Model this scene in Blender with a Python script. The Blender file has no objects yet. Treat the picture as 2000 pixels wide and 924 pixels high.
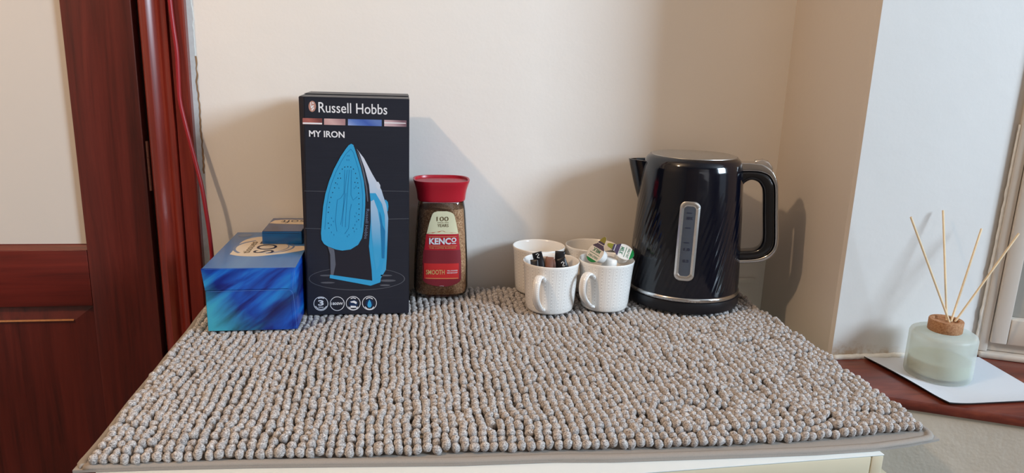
import bpy, bmesh, math, random
import numpy as np
from mathutils import Vector, Matrix, noise as mnoise
from math import pi, sin, cos, tan, atan2, radians, sqrt

random.seed(7)
rng = np.random.default_rng(11)
SC = bpy.context.scene
COL = SC.collection

# ------------------------------------------------------------------ camera
FPX, PITCH, YAW, ROLL, CAMH = 1385.0, radians(13.5), radians(8.7), radians(1.85), 0.36
FW = Vector((sin(YAW)*cos(PITCH), cos(YAW)*cos(PITCH), -sin(PITCH)))
_r = Vector((cos(YAW), -sin(YAW), 0)); _u = _r.cross(FW)
RT = _r*cos(ROLL) + _u*sin(ROLL); UP = _u*cos(ROLL) - _r*sin(ROLL)
CAM = Vector((0, 0, CAMH))
cd = bpy.data.cameras.new('camera'); cam = bpy.data.objects.new('camera', cd); COL.objects.link(cam)
cd.sensor_fit = 'HORIZONTAL'; cd.sensor_width = 36.0; cd.lens = 36.0*FPX/2000.0
cd.clip_start = 0.02; cd.clip_end = 50
m3 = Matrix((RT, UP, -FW)).transposed()
cam.matrix_world = Matrix.Translation(CAM) @ m3.to_4x4()
SC.camera = cam

# ------------------------------------------------------------------ light and exposure
def srgb(r, g, b):
    f = lambda c: (c/12.92 if c <= 0.04045 else ((c+0.055)/1.055)**2.4)
    return (f(r/255), f(g/255), f(b/255), 1.0)
w = bpy.data.worlds.new('sky'); SC.world = w; w.use_nodes = True
bg = w.node_tree.nodes['Background']; bg.inputs[0].default_value = (0.74, 0.83, 0.95, 1); bg.inputs[1].default_value = 0.7
def area(name, loc, target, sx, sy, power, color):
    l = bpy.data.lights.new(name, 'AREA'); l.shape = 'RECTANGLE'; l.size = sx; l.size_y = sy
    l.energy = power; l.color = color
    o = bpy.data.objects.new(name, l); COL.objects.link(o); o.location = loc
    d = Vector(target) - Vector(loc); o.rotation_euler = d.to_track_quat('-Z', 'Y').to_euler()
    return o
# daylight entering through the big side sash of the bay (right of the frame); the rear light is an added fill
area('daylight_side_window', (2.62, -0.92, 1.16), (0.3, 0.6, 0.3), 0.95, 0.80, 112.0, (0.66, 0.83, 1.0))
area('daylight_rear_window', (0.7, -2.38, 0.75), (0.3, 1.0, 0.1), 1.3, 1.3, 5.0, (0.95, 0.96, 1.0))
# warm ceiling bulb, up behind the left shoulder
lp = bpy.data.lights.new('ceiling_bulb', 'POINT'); lp.energy = 47.0; lp.color = (1.0, 0.71, 0.45); lp.shadow_soft_size = 0.035
lo = bpy.data.objects.new('ceiling_bulb', lp); COL.objects.link(lo); lo.location = (-1.00, 0.18, 1.38)
SC.view_settings.view_transform = 'Standard'; SC.view_settings.look = 'None'
SC.view_settings.gamma = 1.0; SC.view_settings.use_curve_mapping = False
SC.view_settings.exposure = 0.0

# ------------------------------------------------------------------ measuring helper: where a sight line meets a real plane
def ray(x, y): return FW*FPX + RT*(x-1000) - UP*(y-462)
def at_y(x, y, Y): d = ray(x, y); return CAM + d*(Y/d.y)
def at_z(x, y, Z): d = ray(x, y); return CAM + d*((Z-CAMH)/d.z)
def at_x(x, y, X): d = ray(x, y); return CAM + d*(X/d.x)
def at_plane(x, y, p0, n):
    d = ray(x, y); return CAM + d*((Vector(p0)-CAM).dot(n)/d.dot(n))

# ------------------------------------------------------------------ materials
class NT:
    def __init__(s, name):
        s.m = bpy.data.materials.new(name); s.m.use_nodes = True
        s.t = s.m.node_tree; s.b = s.t.nodes['Principled BSDF']; s.out = s.t.nodes['Material Output']
    def n(s, typ, **kw):
        nd = s.t.nodes.new(typ)
        for k, v in kw.items():
            if hasattr(nd, k): setattr(nd, k, v)
        return nd
    def l(s, a, b): s.t.links.new(a, b)
    def val(s, sock, v):
        if hasattr(v, 'is_output'): s.l(v, sock)
        else: sock.default_value = v
    def math(s, op, a, b=0.0, c=0.0):
        nd = s.n('ShaderNodeMath', operation=op)
        for i, v in enumerate((a, b, c)): s.val(nd.inputs[i], v)
        return nd.outputs[0]
    def mix(s, f, a, b):
        nd = s.n('ShaderNodeMix', data_type='RGBA')
        s.val(nd.inputs[0], f); s.val(nd.inputs[6], a); s.val(nd.inputs[7], b)
        return nd.outputs[2]
    def obj(s): return s.n('ShaderNodeTexCoord').outputs['Object']
    def map(s, vec, sc=(1,1,1), rot=(0,0,0), loc=(0,0,0)):
        nd = s.n('ShaderNodeMapping'); s.l(vec, nd.inputs[0]); nd.inputs['Scale'].default_value = sc
        nd.inputs['Rotation'].default_value = rot; nd.inputs['Location'].default_value = loc; return nd.outputs[0]
    def noise(s, vec, scale, detail=3, rough=0.5, dist=0.0):
        nd = s.n('ShaderNodeTexNoise'); s.l(vec, nd.inputs['Vector']); nd.inputs['Scale'].default_value = scale
        nd.inputs['Detail'].default_value = detail; nd.inputs['Roughness'].default_value = rough
        nd.inputs['Distortion'].default_value = dist; return nd.outputs[0]
    def voro(s, vec, scale, feature='F1', out=0):
        nd = s.n('ShaderNodeTexVoronoi', feature=feature); s.l(vec, nd.inputs['Vector']); nd.inputs['Scale'].default_value = scale
        return nd.outputs[out]
    def ramp(s, f, stops, interp='LINEAR'):
        nd = s.n('ShaderNodeValToRGB'); nd.color_ramp.interpolation = interp
        e = nd.color_ramp.elements
        while len(e) < len(stops): e.new(0.5)
        for i, (p, c) in enumerate(stops): e[i].position = p; e[i].color = c
        s.l(f, nd.inputs[0]); return nd.outputs[0]
    def bump(s, h, strength=0.3, dist=0.001):
        nd = s.n('ShaderNodeBump'); nd.inputs['Strength'].default_value = strength; nd.inputs['Distance'].default_value = dist
        s.l(h, nd.inputs['Height']); s.l(nd.outputs[0], s.b.inputs['Normal'])
    def set(s, color=None, rough=None, metal=None, spec=None, coat=None, trans=None, ior=None, sss=None):
        for k, v in (('Base Color', color), ('Roughness', rough), ('Metallic', metal), ('Specular IOR Level', spec),
                     ('Coat Weight', coat), ('Transmission Weight', trans), ('IOR', ior)):
            if v is not None: s.val(s.b.inputs[k], v)
        return s
def plain(name, rgb, rough=0.5, metal=0.0, coat=0.0, spec=0.5, var=0.06, scale=60):
    t = NT(name); c = srgb(*rgb)
    if var:
        n = t.noise(t.obj(), scale, 2)
        d = tuple(x*(1-var) for x in c[:3])+(1,); l = tuple(min(1, x*(1+var)) for x in c[:3])+(1,)
        t.set(color=t.mix(n, d, l))
    else: t.set(color=c)
    t.set(rough=rough, metal=metal, coat=coat, spec=spec)
    return t.m

def wall_mat(name, rgb, bumpy=0.25):
    t = NT(name); o = t.obj(); c = srgb(*rgb)
    n1 = t.noise(o, 3.0, 4, 0.6); n2 = t.noise(o, 220, 2)
    d = tuple(x*0.965 for x in c[:3])+(1,)
    t.set(color=t.mix(n1, d, c), rough=0.62, spec=0.35)
    h = t.math('ADD', t.math('MULTIPLY', t.noise(o, 9, 5, 0.55), 1.4), t.math('MULTIPLY', n2, 0.10))
    t.bump(h, bumpy, 0.004); return t.m
M = {}
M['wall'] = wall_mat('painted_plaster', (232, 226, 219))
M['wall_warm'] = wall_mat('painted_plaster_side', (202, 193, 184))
def reveal_mat():
    t = NT('reveal_plaster'); o = t.obj(); sp = t.n('ShaderNodeSeparateXYZ'); t.l(o, sp.inputs[0])
    base = t.mix(t.noise(o, 4, 4, .6), srgb(196, 193, 189), srgb(206, 203, 199))
    z = t.math('ADD', sp.outputs[2], t.math('MULTIPLY', t.noise(t.map(o, (14, 14, 60)), 3, 5, .7), 0.03))
    zz = t.math('ADD', t.math('SUBTRACT', z, -.05), t.math('MULTIPLY', t.math('MAXIMUM', t.math('SUBTRACT', sp.outputs[0], .66), 0.0), .12))
    k = t.ramp(t.math('MULTIPLY', zz, 10.0), [(0.0, (1,1,1,1)), (0.20, (1,1,1,1)), (0.42, (0,0,0,1))])          # old damp stain just above the sill
    k2 = t.math('MULTIPLY', t.ramp(t.noise(o, 55, 5, .7), [(0.40, (0,0,0,1)), (0.58, (1,1,1,1))]), k)
    t.set(color=t.mix(t.math('MULTIPLY', k2, .85), base, srgb(168, 138, 104)), rough=.65, spec=.3)
    t.bump(t.noise(o, 10, 6, .6), .3, .004); return t.m
M['reveal'] = reveal_mat()
M['ceiling'] = plain('ceiling_paint', (190, 186, 182), .8, var=.02)
M['floor'] = plain('floor_carpet', (84, 76, 70), .95, var=.1, scale=300)
M['room'] = plain('far_wall_paint', (150, 140, 130), .8, var=.03)

def wood(name, dark, mid, light, axis='z', rough=.32, gscale=1.0, coat=.35, bstr=.12):
    t = NT(name); o = t.obj()
    s = {'z': (34, 34, 1.6), 'x': (1.6, 34, 34), 'd': (3, 26, 30)}[axis]
    v = t.map(o, tuple(q*gscale for q in s), rot=(0, 0, radians(24) if axis == 'd' else 0))
    n = t.noise(v, 1.6, 6, .62, .6); n2 = t.noise(v, 7, 3, .6)
    f = t.math('ADD', t.math('MULTIPLY', n, .8), t.math('MULTIPLY', n2, .2))
    c = t.ramp(f, [(0.30, srgb(*dark)), (0.5, srgb(*mid)), (0.72, srgb(*light))])
    t.set(color=c, rough=rough, coat=coat); t.b.inputs['Coat Roughness'].default_value = .25
    t.bump(f, bstr, .0015); return t.m
M['mahogany'] = wood('dark_mahogany', (50, 15, 11), (88, 29, 22), (106, 39, 30), 'z', .3, 1.0, .5)
M['mahogany_rail'] = wood('dark_mahogany_rail', (56, 15, 11), (94, 27, 20), (112, 36, 27), 'x', .3, 1.0, .5)
M['architrave'] = wood('red_mahogany', (84, 25, 19), (120, 39, 29), (144, 55, 38), 'z', .25)
M['sillwood'] = wood('sill_varnished_wood', (58, 22, 17), (104, 44, 32), (142, 70, 48), 'd', .36, .8)
M['glow'] = plain('frosted_door_glass', (212, 204, 196), .22, spec=.5, var=.02, scale=3)
M['worn'] = plain('worn_varnish_edge', (168, 116, 78), .2, var=.3, scale=260)  # glint along the door panel moulding, put into the colour
M['dark_gap'] = plain('shadow_gap_lining', (22, 12, 12), .9, var=0)
M['brass'] = plain('aged_brass', (122, 84, 74), .4, .7, var=.2, scale=200)
M['red_cable'] = plain('red_plastic_sheath', (150, 28, 38), .38, var=.05)
M['white_plastic'] = plain('white_plastic', (228, 224, 216), .4, var=.02)
M['white_paint'] = plain('white_gloss_paint', (204, 195, 184), .4, var=.04, scale=20)
M['plaster_edge'] = plain('torn_plaster', (222, 220, 214), .9, var=.12, scale=140)
M['plaster_brown'] = plain('torn_wallpaper_edge', (150, 116, 84), .9, var=.25, scale=180)
M['chest_top'] = plain('chest_white_laminate', (214, 217, 214), .35, var=.015)
M['chest_front'] = plain('chest_cream_laminate', (208, 194, 166), .4, var=.03, scale=30)
M['card'] = plain('white_card', (204, 207, 212), .55, var=.015)
M['card_edge'] = plain('black_card_back', (24, 20, 20), .7, var=0)  # shadow line under the curled card, painted black on edges and underside
M['chrome'] = plain('chrome', (214, 212, 210), .09, 1.0, var=0)
M['chrome_soft'] = plain('satin_chrome', (236, 234, 230), .24, 1.0, var=0)
M['steel'] = plain('brushed_steel', (196, 194, 190), .38, 1.0, var=.1, scale=240)
M['black_gloss'] = plain('black_gloss_plastic', (9, 10, 16), .16, coat=.6, var=0)
M['black_matt'] = plain('black_satin_plastic', (14, 14, 20), .3, var=.1)
M['gauge'] = plain('smoked_gauge_window', (72, 78, 88), .15, var=.12, scale=40)
M['gauge_mark'] = plain('gauge_mark_ink', (28, 34, 58), .5, var=0)
M['clear'] = plain('clear_switch_plastic', (196, 190, 184), .12, .55, var=0)
M['china'] = plain('white_china', (236, 231, 224), .18, coat=.3, var=.01)

def yarn():
    t = NT('chenille_yarn'); o = t.obj()
    n = t.noise(t.map(o, (1, 1, 1.5)), 600, 3, .6, .5); n2 = t.noise(o, 120, 3, .6); n3 = t.noise(o, 26, 2)
    c = t.ramp(n, [(0.31, srgb(84, 77, 75)), (0.42, srgb(152, 144, 140)), (0.53, srgb(196, 188, 183)), (0.67, srgb(230, 225, 221))])
    c = t.mix(t.math('MULTIPLY', t.ramp(n2, [(.5, (0,0,0,1)), (.72, (1,1,1,1))]), .22), c, srgb(156, 138, 120))
    c = t.mix(t.math('MULTIPLY', n3, .25), c, srgb(138, 137, 138))
    t.set(color=c, rough=.95, spec=.1); t.b.inputs['Sheen Weight'].default_value = .15
    t.bump(n, .8, .0012); return t.m
M['yarn'] = yarn()
def cloth(name, rgb):
    t = NT(name); o = t.obj(); c = srgb(*rgb)
    n = t.noise(o, 700, 2)
    t.set(color=t.mix(n, tuple(x*.9 for x in c[:3])+(1,), c), rough=.9, spec=.1); t.bump(n, .3, .0006); return t.m
M['hem'] = cloth('mat_hem_fabric', (156, 148, 140))

# print colours for packaging
def ink(name, rgb, rough=.4, spec=.4): M[name] = plain(name, rgb, rough, spec=spec, var=.02); return M[name]
for nm, c in dict(ink_white=(226, 226, 230), ink_copper=(182, 134, 120), ink_copper_dark=(130, 74, 66), ink_cyan=(52, 156, 206), ink_cyan_dark=(30, 118, 170),
                  ink_cyan_light=(104, 186, 222), ink_navy=(20, 44, 80), ink_iron_dark=(34, 34, 44), ink_iron_grey=(92, 96, 108), ink_iron_white=(196, 206, 222), ink_iron_pale=(136, 184, 220),
                  ink_ring=(84, 86, 94), ink_red=(186, 30, 44), ink_red_bright=(202, 42, 42), ink_maroon=(128, 34, 44), ink_maroon_dark=(98, 26, 36),
                  ink_cream=(228, 220, 182), ink_orange=(196, 96, 54), ink_gold=(214, 170, 108), ink_brown=(110, 92, 64), ink_green=(22, 122, 62), ink_green_text=(84, 128, 104),
                  ink_purple=(74, 62, 84), ink_olive=(132, 124, 44), ink_lidwhite=(222, 218, 212), ink_text_dark=(40, 38, 58), ink_top_cream=(214, 196, 172), ink_greyblue=(110, 124, 150)).items(): ink(nm, c)
def carton(name, rgb):
    t = NT(name); o = t.obj(); c = srgb(*rgb)
    n = t.noise(t.map(o, (6, 6, 160)), 3, 3); n2 = t.noise(o, 14, 3)
    t.set(color=t.mix(n, tuple(x*.8 for x in c[:3])+(1,), tuple(x*1.15 for x in c[:3])+(1,)), rough=.42, spec=.4)
    t.bump(t.math('ADD', t.math('MULTIPLY', n, .25), n2), .16, .002); return t.m
M['carton_black'] = carton('black_printed_carton', (32, 35, 46))
M['carton_raw'] = plain('raw_card_edge', (150, 138, 122), .9)
def gradband(name, cols):
    t = NT(name); o = t.obj(); sp = t.n('ShaderNodeSeparateXYZ'); t.l(t.n('ShaderNodeTexCoord').outputs['Generated'], sp.inputs[0])
    f = t.math('ADD', sp.outputs[0], t.math('MULTIPLY', sp.outputs[2], .25))
    t.set(color=t.ramp(f, [(i/(len(cols)-1), srgb(*c)) for i, c in enumerate(cols)]), rough=.4); return t.m
M['band1'] = gradband('band_print_copper', [(150, 84, 80), (170, 100, 92), (120, 66, 64)])
M['band2'] = gradband('band_print_rose', [(190, 148, 146), (206, 170, 168), (170, 132, 134)])
M['band3'] = gradband('band_print_blue', [(150, 168, 214), (92, 122, 190), (64, 92, 170), (96, 122, 182)])
M['band4'] = gradband('band_print_pink', [(206, 180, 184), (190, 160, 166), (120, 90, 100)])

def swirl(name, stops, ang=35, sc=16, left=None, rough=.3):
    t = NT(name); o = t.obj()
    v = t.map(o, (1, 1, 1), rot=(0, radians(ang), radians(ang*.5)))
    sp = t.n('ShaderNodeSeparateXYZ'); t.l(v, sp.inputs[0])
    n = t.noise(t.map(v, (sc*.55, sc*.3, sc*2.6)), 1.0, 4, .5, .6)
    c = t.ramp(n, stops)
    if left:
        so = t.n('ShaderNodeSeparateXYZ'); t.l(o, so.inputs[0])
        g = t.math('ADD', t.math('MULTIPLY', so.outputs[0], -11.0), t.math('MULTIPLY', so.outputs[2], -9.0))
        g = t.math('ADD', g, t.math('MULTIPLY', n, 1.1))
        c = t.mix(t.ramp(g, [(.35, (0,0,0,1)), (.95, (.9,.9,.9,1))]), c, srgb(*left))
        d = t.math('SUBTRACT', so.outputs[2], t.math('MULTIPLY', t.math('ADD', so.outputs[0], .018), .93))
        band = t.math('SUBTRACT', 1.05, t.math('DIVIDE', t.math('ABSOLUTE', t.math('ADD', d, t.math('ADD', .018, t.math('MULTIPLY', t.math('SUBTRACT', n, .5), .05)))), .024))
        c = t.mix(t.math('MULTIPLY', t.math('MINIMUM', t.math('MAXIMUM', band, 0.0), 1.0), .8), c, srgb(20, 20, 66))
    t.set(color=c, rough=rough, coat=.25); return t.m
M['tissue_front'] = swirl('blue_swirl_carton', [(.36, srgb(12, 18, 66)), (.45, srgb(16, 40, 128)), (.54, srgb(20, 86, 184)), (.66, srgb(34, 132, 208))], 35, 15, (64, 168, 190))
M['tissue_top'] = swirl('pale_blue_carton_top', [(.3, srgb(58, 92, 140)), (.5, srgb(70, 120, 176)), (.7, srgb(98, 144, 186))], 20, 10)  # blue made paler to carry the sheen on the box top
M['packet_front'] = swirl('blue_packet_end', [(.3, srgb(18, 74, 140)), (.5, srgb(22, 96, 166)), (.75, srgb(34, 118, 178))], 30, 8)
M['packet_top'] = swirl('packet_top_print', [(.3, srgb(40, 52, 92)), (.5, srgb(58, 82, 132)), (.7, srgb(84, 90, 120))], 10, 22)

def mugmat():
    t = NT('china_with_knit_pattern'); o = t.obj(); sp = t.n('ShaderNodeSeparateXYZ'); t.l(o, sp.inputs[0])
    x, y, z = sp.outputs
    a = t.math('MULTIPLY', t.math('ARCTAN2', y, x), 24/(2*pi))
    fr = t.math('FRACT', t.math('ADD', a, 30.0))
    def line(c, wd): return t.math('LESS_THAN', t.math('ABSOLUTE', t.math('SUBTRACT', fr, c)), wd)
    zc = t.math('FRACT', t.math('MULTIPLY', z, 190.0))
    zz = t.math('ABSOLUTE', t.math('SUBTRACT', zc, .5))
    dot = t.math('MULTIPLY', line(.5, .075), t.math('LESS_THAN', zz, .30))
    thin = t.math('MAXIMUM', t.math('MAXIMUM', line(.31, .035), line(.69, .035)), t.math('MAXIMUM', line(.06, .04), line(.92, .035)))
    dash = t.math('MULTIPLY', line(.80, .035), t.math('LESS_THAN', t.math('FRACT', t.math('MULTIPLY', z, 330.0)), .5))
    dash2 = t.math('MULTIPLY', line(.19, .035), t.math('LESS_THAN', t.math('FRACT', t.math('MULTIPLY', z, 330.0)), .5))
    k = t.math('MAXIMUM', t.math('MULTIPLY', dot, .85), t.math('MAXIMUM', t.math('MULTIPLY', thin, .75), t.math('MULTIPLY', t.math('MAXIMUM', dash, dash2), .6)))
    r = t.math('SQRT', t.math('ADD', t.math('MULTIPLY', x, x), t.math('MULTIPLY', y, y)))
    k = t.math('MULTIPLY', k, t.math('LESS_THAN', z, .0715))
    k = t.math('MULTIPLY', k, t.math('GREATER_THAN', r, t.math('ADD', .03604, t.math('MULTIPLY', z, .0759))))
    t.set(color=t.mix(t.math('MULTIPLY', k, .8), srgb(240, 236, 230), srgb(196, 189, 184)), rough=.2, coat=.3); return t.m
M['mug'] = mugmat()

def kettlemat():
    t = NT('navy_black_gloss'); t.set(color=srgb(7, 9, 20), rough=.12, coat=.35, spec=.4); t.b.inputs['Coat Roughness'].default_value = .06; return t.m
M['kettle'] = kettlemat()
def coffee():
    t = NT('coffee_granules'); o = t.obj(); v = t.voro(o, 520); v2 = t.noise(o, 420, 3, .7)
    c = t.ramp(v2, [(.3, srgb(120, 82, 58)), (.5, srgb(182, 138, 102)), (.7, srgb(226, 190, 152))])
    t.set(color=c, rough=.8, spec=.2); t.bump(v, .7, .001); return t.m
M['coffee'] = coffee()
def thin_glass(name, tint, rough=.03, k=1.0):
    m = bpy.data.materials.new(name); m.use_nodes = True; t = m.node_tree; t.nodes.remove(t.nodes['Principled BSDF'])
    tr = t.nodes.new('ShaderNodeBsdfTransparent'); tr.inputs[0].default_value = tint
    gl = t.nodes.new('ShaderNodeBsdfGlossy'); gl.inputs['Roughness'].default_value = rough
    fr = t.nodes.new('ShaderNodeFresnel'); fr.inputs[0].default_value = 1.5
    mu = t.nodes.new('ShaderNodeMath'); mu.operation = 'MULTIPLY'; mu.inputs[1].default_value = k; t.links.new(fr.outputs[0], mu.inputs[0])
    mx = t.nodes.new('ShaderNodeMixShader'); t.links.new(mu.outputs[0], mx.inputs[0]); t.links.new(tr.outputs[0], mx.inputs[1]); t.links.new(gl.outputs[0], mx.inputs[2])
    t.links.new(mx.outputs[0], t.nodes['Material Output'].inputs[0]); return m
M['jar_glass'] = thin_glass('clear_jar_glass', (.97, .97, .96, 1))
M['pane'] = thin_glass('window_glass', (.92, .95, .96, 1))
def frosted():
    m = bpy.data.materials.new('frosted_glass'); m.use_nodes = True; t = m.node_tree; b = t.nodes['Principled BSDF']
    n = t.nodes.new('ShaderNodeTexNoise'); n.inputs['Scale'].default_value = 30
    mxc = t.nodes.new('ShaderNodeMix'); mxc.data_type = 'RGBA'; t.links.new(n.outputs[0], mxc.inputs[0])
    mxc.inputs[6].default_value = srgb(224, 226, 222); mxc.inputs[7].default_value = srgb(232, 233, 230)
    t.links.new(mxc.outputs[2], b.inputs['Base Color']); b.inputs['Roughness'].default_value = .35
    tl = t.nodes.new('ShaderNodeBsdfTranslucent'); tl.inputs[0].default_value = srgb(234, 237, 233)
    tr = t.nodes.new('ShaderNodeBsdfTransparent'); tr.inputs[0].default_value = srgb(246, 248, 245)
    a = t.nodes.new('ShaderNodeMixShader'); a.inputs[0].default_value = .5; t.links.new(b.outputs[0], a.inputs[1]); t.links.new(tl.outputs[0], a.inputs[2])
    c = t.nodes.new('ShaderNodeMixShader'); c.inputs[0].default_value = .55; t.links.new(a.outputs[0], c.inputs[1]); t.links.new(tr.outputs[0], c.inputs[2])
    t.links.new(c.outputs[0], t.nodes['Material Output'].inputs[0]); return m
M['frosted'] = frosted()
def obscured():
    t = NT('obscured_window_glass'); t.set(color=srgb(188, 182, 172), rough=.35)
    n = t.noise(t.obj(), 90, 3); t.bump(n, .3, .001)
    tl = t.n('ShaderNodeBsdfTranslucent'); tl.inputs[0].default_value = srgb(200, 196, 188)
    mx = t.n('ShaderNodeMixShader'); mx.inputs[0].default_value = .45; t.l(t.b.outputs[0], mx.inputs[1]); t.l(tl.outputs[0], mx.inputs[2]); t.l(mx.outputs[0], t.out.inputs[0]); return t.m
M['obscured'] = obscured()
M['liquid'] = plain('pale_scented_oil', (206, 208, 184), .3, var=.02)
def cork():
    t = NT('cork'); o = t.obj(); n = t.noise(o, 420, 4, .7)
    t.set(color=t.ramp(n, [(.28, srgb(132, 90, 62)), (.5, srgb(168, 122, 88)), (.72, srgb(188, 148, 112))]), rough=.85, spec=.2); t.bump(n, .5, .001); return t.m
M['cork'] = cork()
M['reed'] = plain('pale_rattan_reed', (220, 196, 160), .75, var=.1, scale=200)
M['lid_red'] = plain('red_jar_lid', (186, 22, 42), .32, var=.03)
M['sachet_black'] = plain('black_foil_sachet', (20, 18, 22), .35, var=.2, scale=120)
M['sachet_brown'] = plain('brown_paper_sachet', (120, 78, 60), .6, var=.2, scale=120)
M['sachet_tan'] = plain('tan_paper_sachet', (176, 150, 130), .6, var=.15, scale=120)
M['pod_white'] = plain('white_pod_plastic', (236, 232, 226), .35, var=.01)

# ------------------------------------------------------------------ geometry helpers
def link(name, me, mat, parent=None, smooth=None):
    o = bpy.data.objects.new(name, me); COL.objects.link(o)
    if mat is not None:
        for m in (mat if isinstance(mat, (list, tuple)) else [mat]): me.materials.append(m)
    if parent is not None: o.parent = parent
    if smooth is not None:
        for p in me.polygons: p.use_smooth = True
        if smooth < 180:
            try: me.set_sharp_from_angle(angle=radians(smooth))
            except Exception: pass
    return o
def bm_obj(name, bm, mat, parent=None, smooth=None):
    bmesh.ops.recalc_face_normals(bm, faces=bm.faces[:])
    me = bpy.data.meshes.new(name); bm.to_mesh(me); bm.free()
    return link(name, me, mat, parent, smooth)
def tag(o, label=None, cat=None, group=None, kind=None):
    if label: o['label'] = label
    if cat: o['category'] = cat
    if group: o['group'] = group
    if kind: o['kind'] = kind
    return o
def empty(name, loc, rz=0.0):
    o = bpy.data.objects.new(name, None); COL.objects.link(o); o.location = loc; o.rotation_euler = (0, 0, rz); o.empty_display_size = .03
    return o
def box(bm, lo, hi, bevel=0.0, seg=2):
    vs = [bm.verts.new((x, y, z)) for x in (lo[0], hi[0]) for y in (lo[1], hi[1]) for z in (lo[2], hi[2])]
    fs = [(0,1,3,2), (4,6,7,5), (0,4,5,1), (2,3,7,6), (0,2,6,4), (1,5,7,3)]
    faces = [bm.faces.new([vs[i] for i in f]) for f in fs]
    if bevel > 0:
        es = list({e for f in faces for e in f.edges})
        bmesh.ops.bevel(bm, geom=es, offset=bevel, segments=seg, affect='EDGES', profile=.5)
def prism(bm, pts, axis_fn, a, b, bevel=0.0):
    """polygon pts (2D) extruded between a and b; axis_fn(u, v, w) -> xyz"""
    A = [bm.verts.new(axis_fn(u, v, a)) for u, v in pts]; B = [bm.verts.new(axis_fn(u, v, b)) for u, v in pts]
    n = len(pts)
    fs = [bm.faces.new(A), bm.faces.new(B[::-1])]
    fs += [bm.faces.new((A[i], B[i], B[(i+1) % n], A[(i+1) % n])) for i in range(n)]
    if bevel > 0:
        es = list({e for f in fs[:2] for e in f.edges})
        bmesh.ops.bevel(bm, geom=es, offset=bevel, segments=2, affect='EDGES', profile=.5)
def lathe(bm, prof, seg=48, rfun=None):
    rings = []
    for r, z in prof:
        if r < 1e-6: rings.append([bm.verts.new((0, 0, z))])
        else: rings.append([bm.verts.new((r*cos(2*pi*k/seg), r*sin(2*pi*k/seg), z)) for k in range(seg)])
    for a, b in zip(rings, rings[1:]):
        if len(a) == 1 and len(b) == 1: continue
        for k in range(seg):
            k2 = (k+1) % seg
            if len(a) == 1: bm.faces.new((a[0], b[k], b[k2]))
            elif len(b) == 1: bm.faces.new((a[k], a[k2], b[0]))
            else: bm.faces.new((a[k], a[k2], b[k2], b[k]))
def crom(pts, n=8):
    P = [Vector(p) for p in pts]; P = [P[0]*2-P[1]] + P + [P[-1]*2-P[-2]]; out = []
    for i in range(1, len(P)-2):
        for k in range(n):
            t = k/n; a, b, c, d = P[i-1], P[i], P[i+1], P[i+2]
            out.append(.5*((2*b) + (c-a)*t + (2*a-5*b+4*c-d)*t*t + (3*b-a-3*c+d)*t**3))
    out.append(P[-2]); return out
def sweep(bm, path, w, t, bin_, seg=12):
    """elliptic section: semi-axis w along bin_, t across"""
    rings = []; n = len(path); B = Vector(bin_).normalized()
    for i, p in enumerate(path):
        T = (path[min(i+1, n-1)] - path[max(i-1, 0)]).normalized(); N = B.cross(T).normalized(); Bi = T.cross(N)
        ww = w(i/(n-1)) if callable(w) else w; tt = t(i/(n-1)) if callable(t) else t
        rings.append([bm.verts.new(p + Bi*ww*cos(2*pi*k/seg) + N*tt*sin(2*pi*k/seg)) for k in range(seg)])
    for a, b in zip(rings, rings[1:]):
        for k in range(seg): bm.faces.new((a[k], a[(k+1) % seg], b[(k+1) % seg], b[k]))
    bm.faces.new(rings[0][::-1]); bm.faces.new(rings[-1])
def tube(bm, path, r, seg=10):
    path = [Vector(p) for p in path]; d = (path[-1]-path[0]).normalized()
    b = d.cross(Vector((0, 1, 0))) if abs(d.y) < .9 else d.cross(Vector((1, 0, 0)))
    sweep(bm, path, r, r, b, seg)
def rrect(w, h, r, n=6, cx=0, cy=0):
    pts = []
    for sx, sy, a0 in ((1, 1, 0), (-1, 1, 90), (-1, -1, 180), (1, -1, 270)):
        for k in range(n+1):
            a = radians(a0+90*k/n); pts.append((cx+sx*(w/2-r)+r*cos(a), cy+sy*(h/2-r)+r*sin(a)))
    return pts
def ellipse(cx, cy, rx, ry, n=40): return [(cx+rx*cos(2*pi*k/n), cy+ry*sin(2*pi*k/n)) for k in range(n)]
def ring_pts(bm, outer, inner, fn, a, b, bevel=0.0, segs=2):
    """closed or open band between two equal-length outlines, extruded a..b"""
    n = len(outer)
    v = [[bm.verts.new(fn(*outer[i], w)) for i in range(n)] for w in (a, b)]; u = [[bm.verts.new(fn(*inner[i], w)) for i in range(n)] for w in (a, b)]
    for i in range(n-1):
        bm.faces.new((v[0][i], v[0][i+1], u[0][i+1], u[0][i])); bm.faces.new((v[1][i], u[1][i], u[1][i+1], v[1][i+1]))
        bm.faces.new((v[0][i], v[1][i], v[1][i+1], v[0][i+1])); bm.faces.new((u[0][i], u[0][i+1], u[1][i+1], u[1][i]))
    for i in (0, n-1): bm.faces.new((v[0][i], u[0][i], u[1][i], v[1][i]))
    if bevel:
        bmesh.ops.recalc_face_normals(bm, faces=bm.faces[:]); bm.normal_update()
        es = [e for e in bm.edges if len(e.link_faces) == 2 and e.calc_face_angle(0) > radians(50)]
        bmesh.ops.bevel(bm, geom=es, offset=bevel, segments=segs, affect='EDGES', profile=.5)
def flat(name, polys, fn, mat, parent, w0=0.0, th=0.00015):
    bm = bmesh.new()
    for p in polys: prism(bm, p, fn, w0, w0+th)
    return bm_obj(name, bm, mat, parent)
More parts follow.
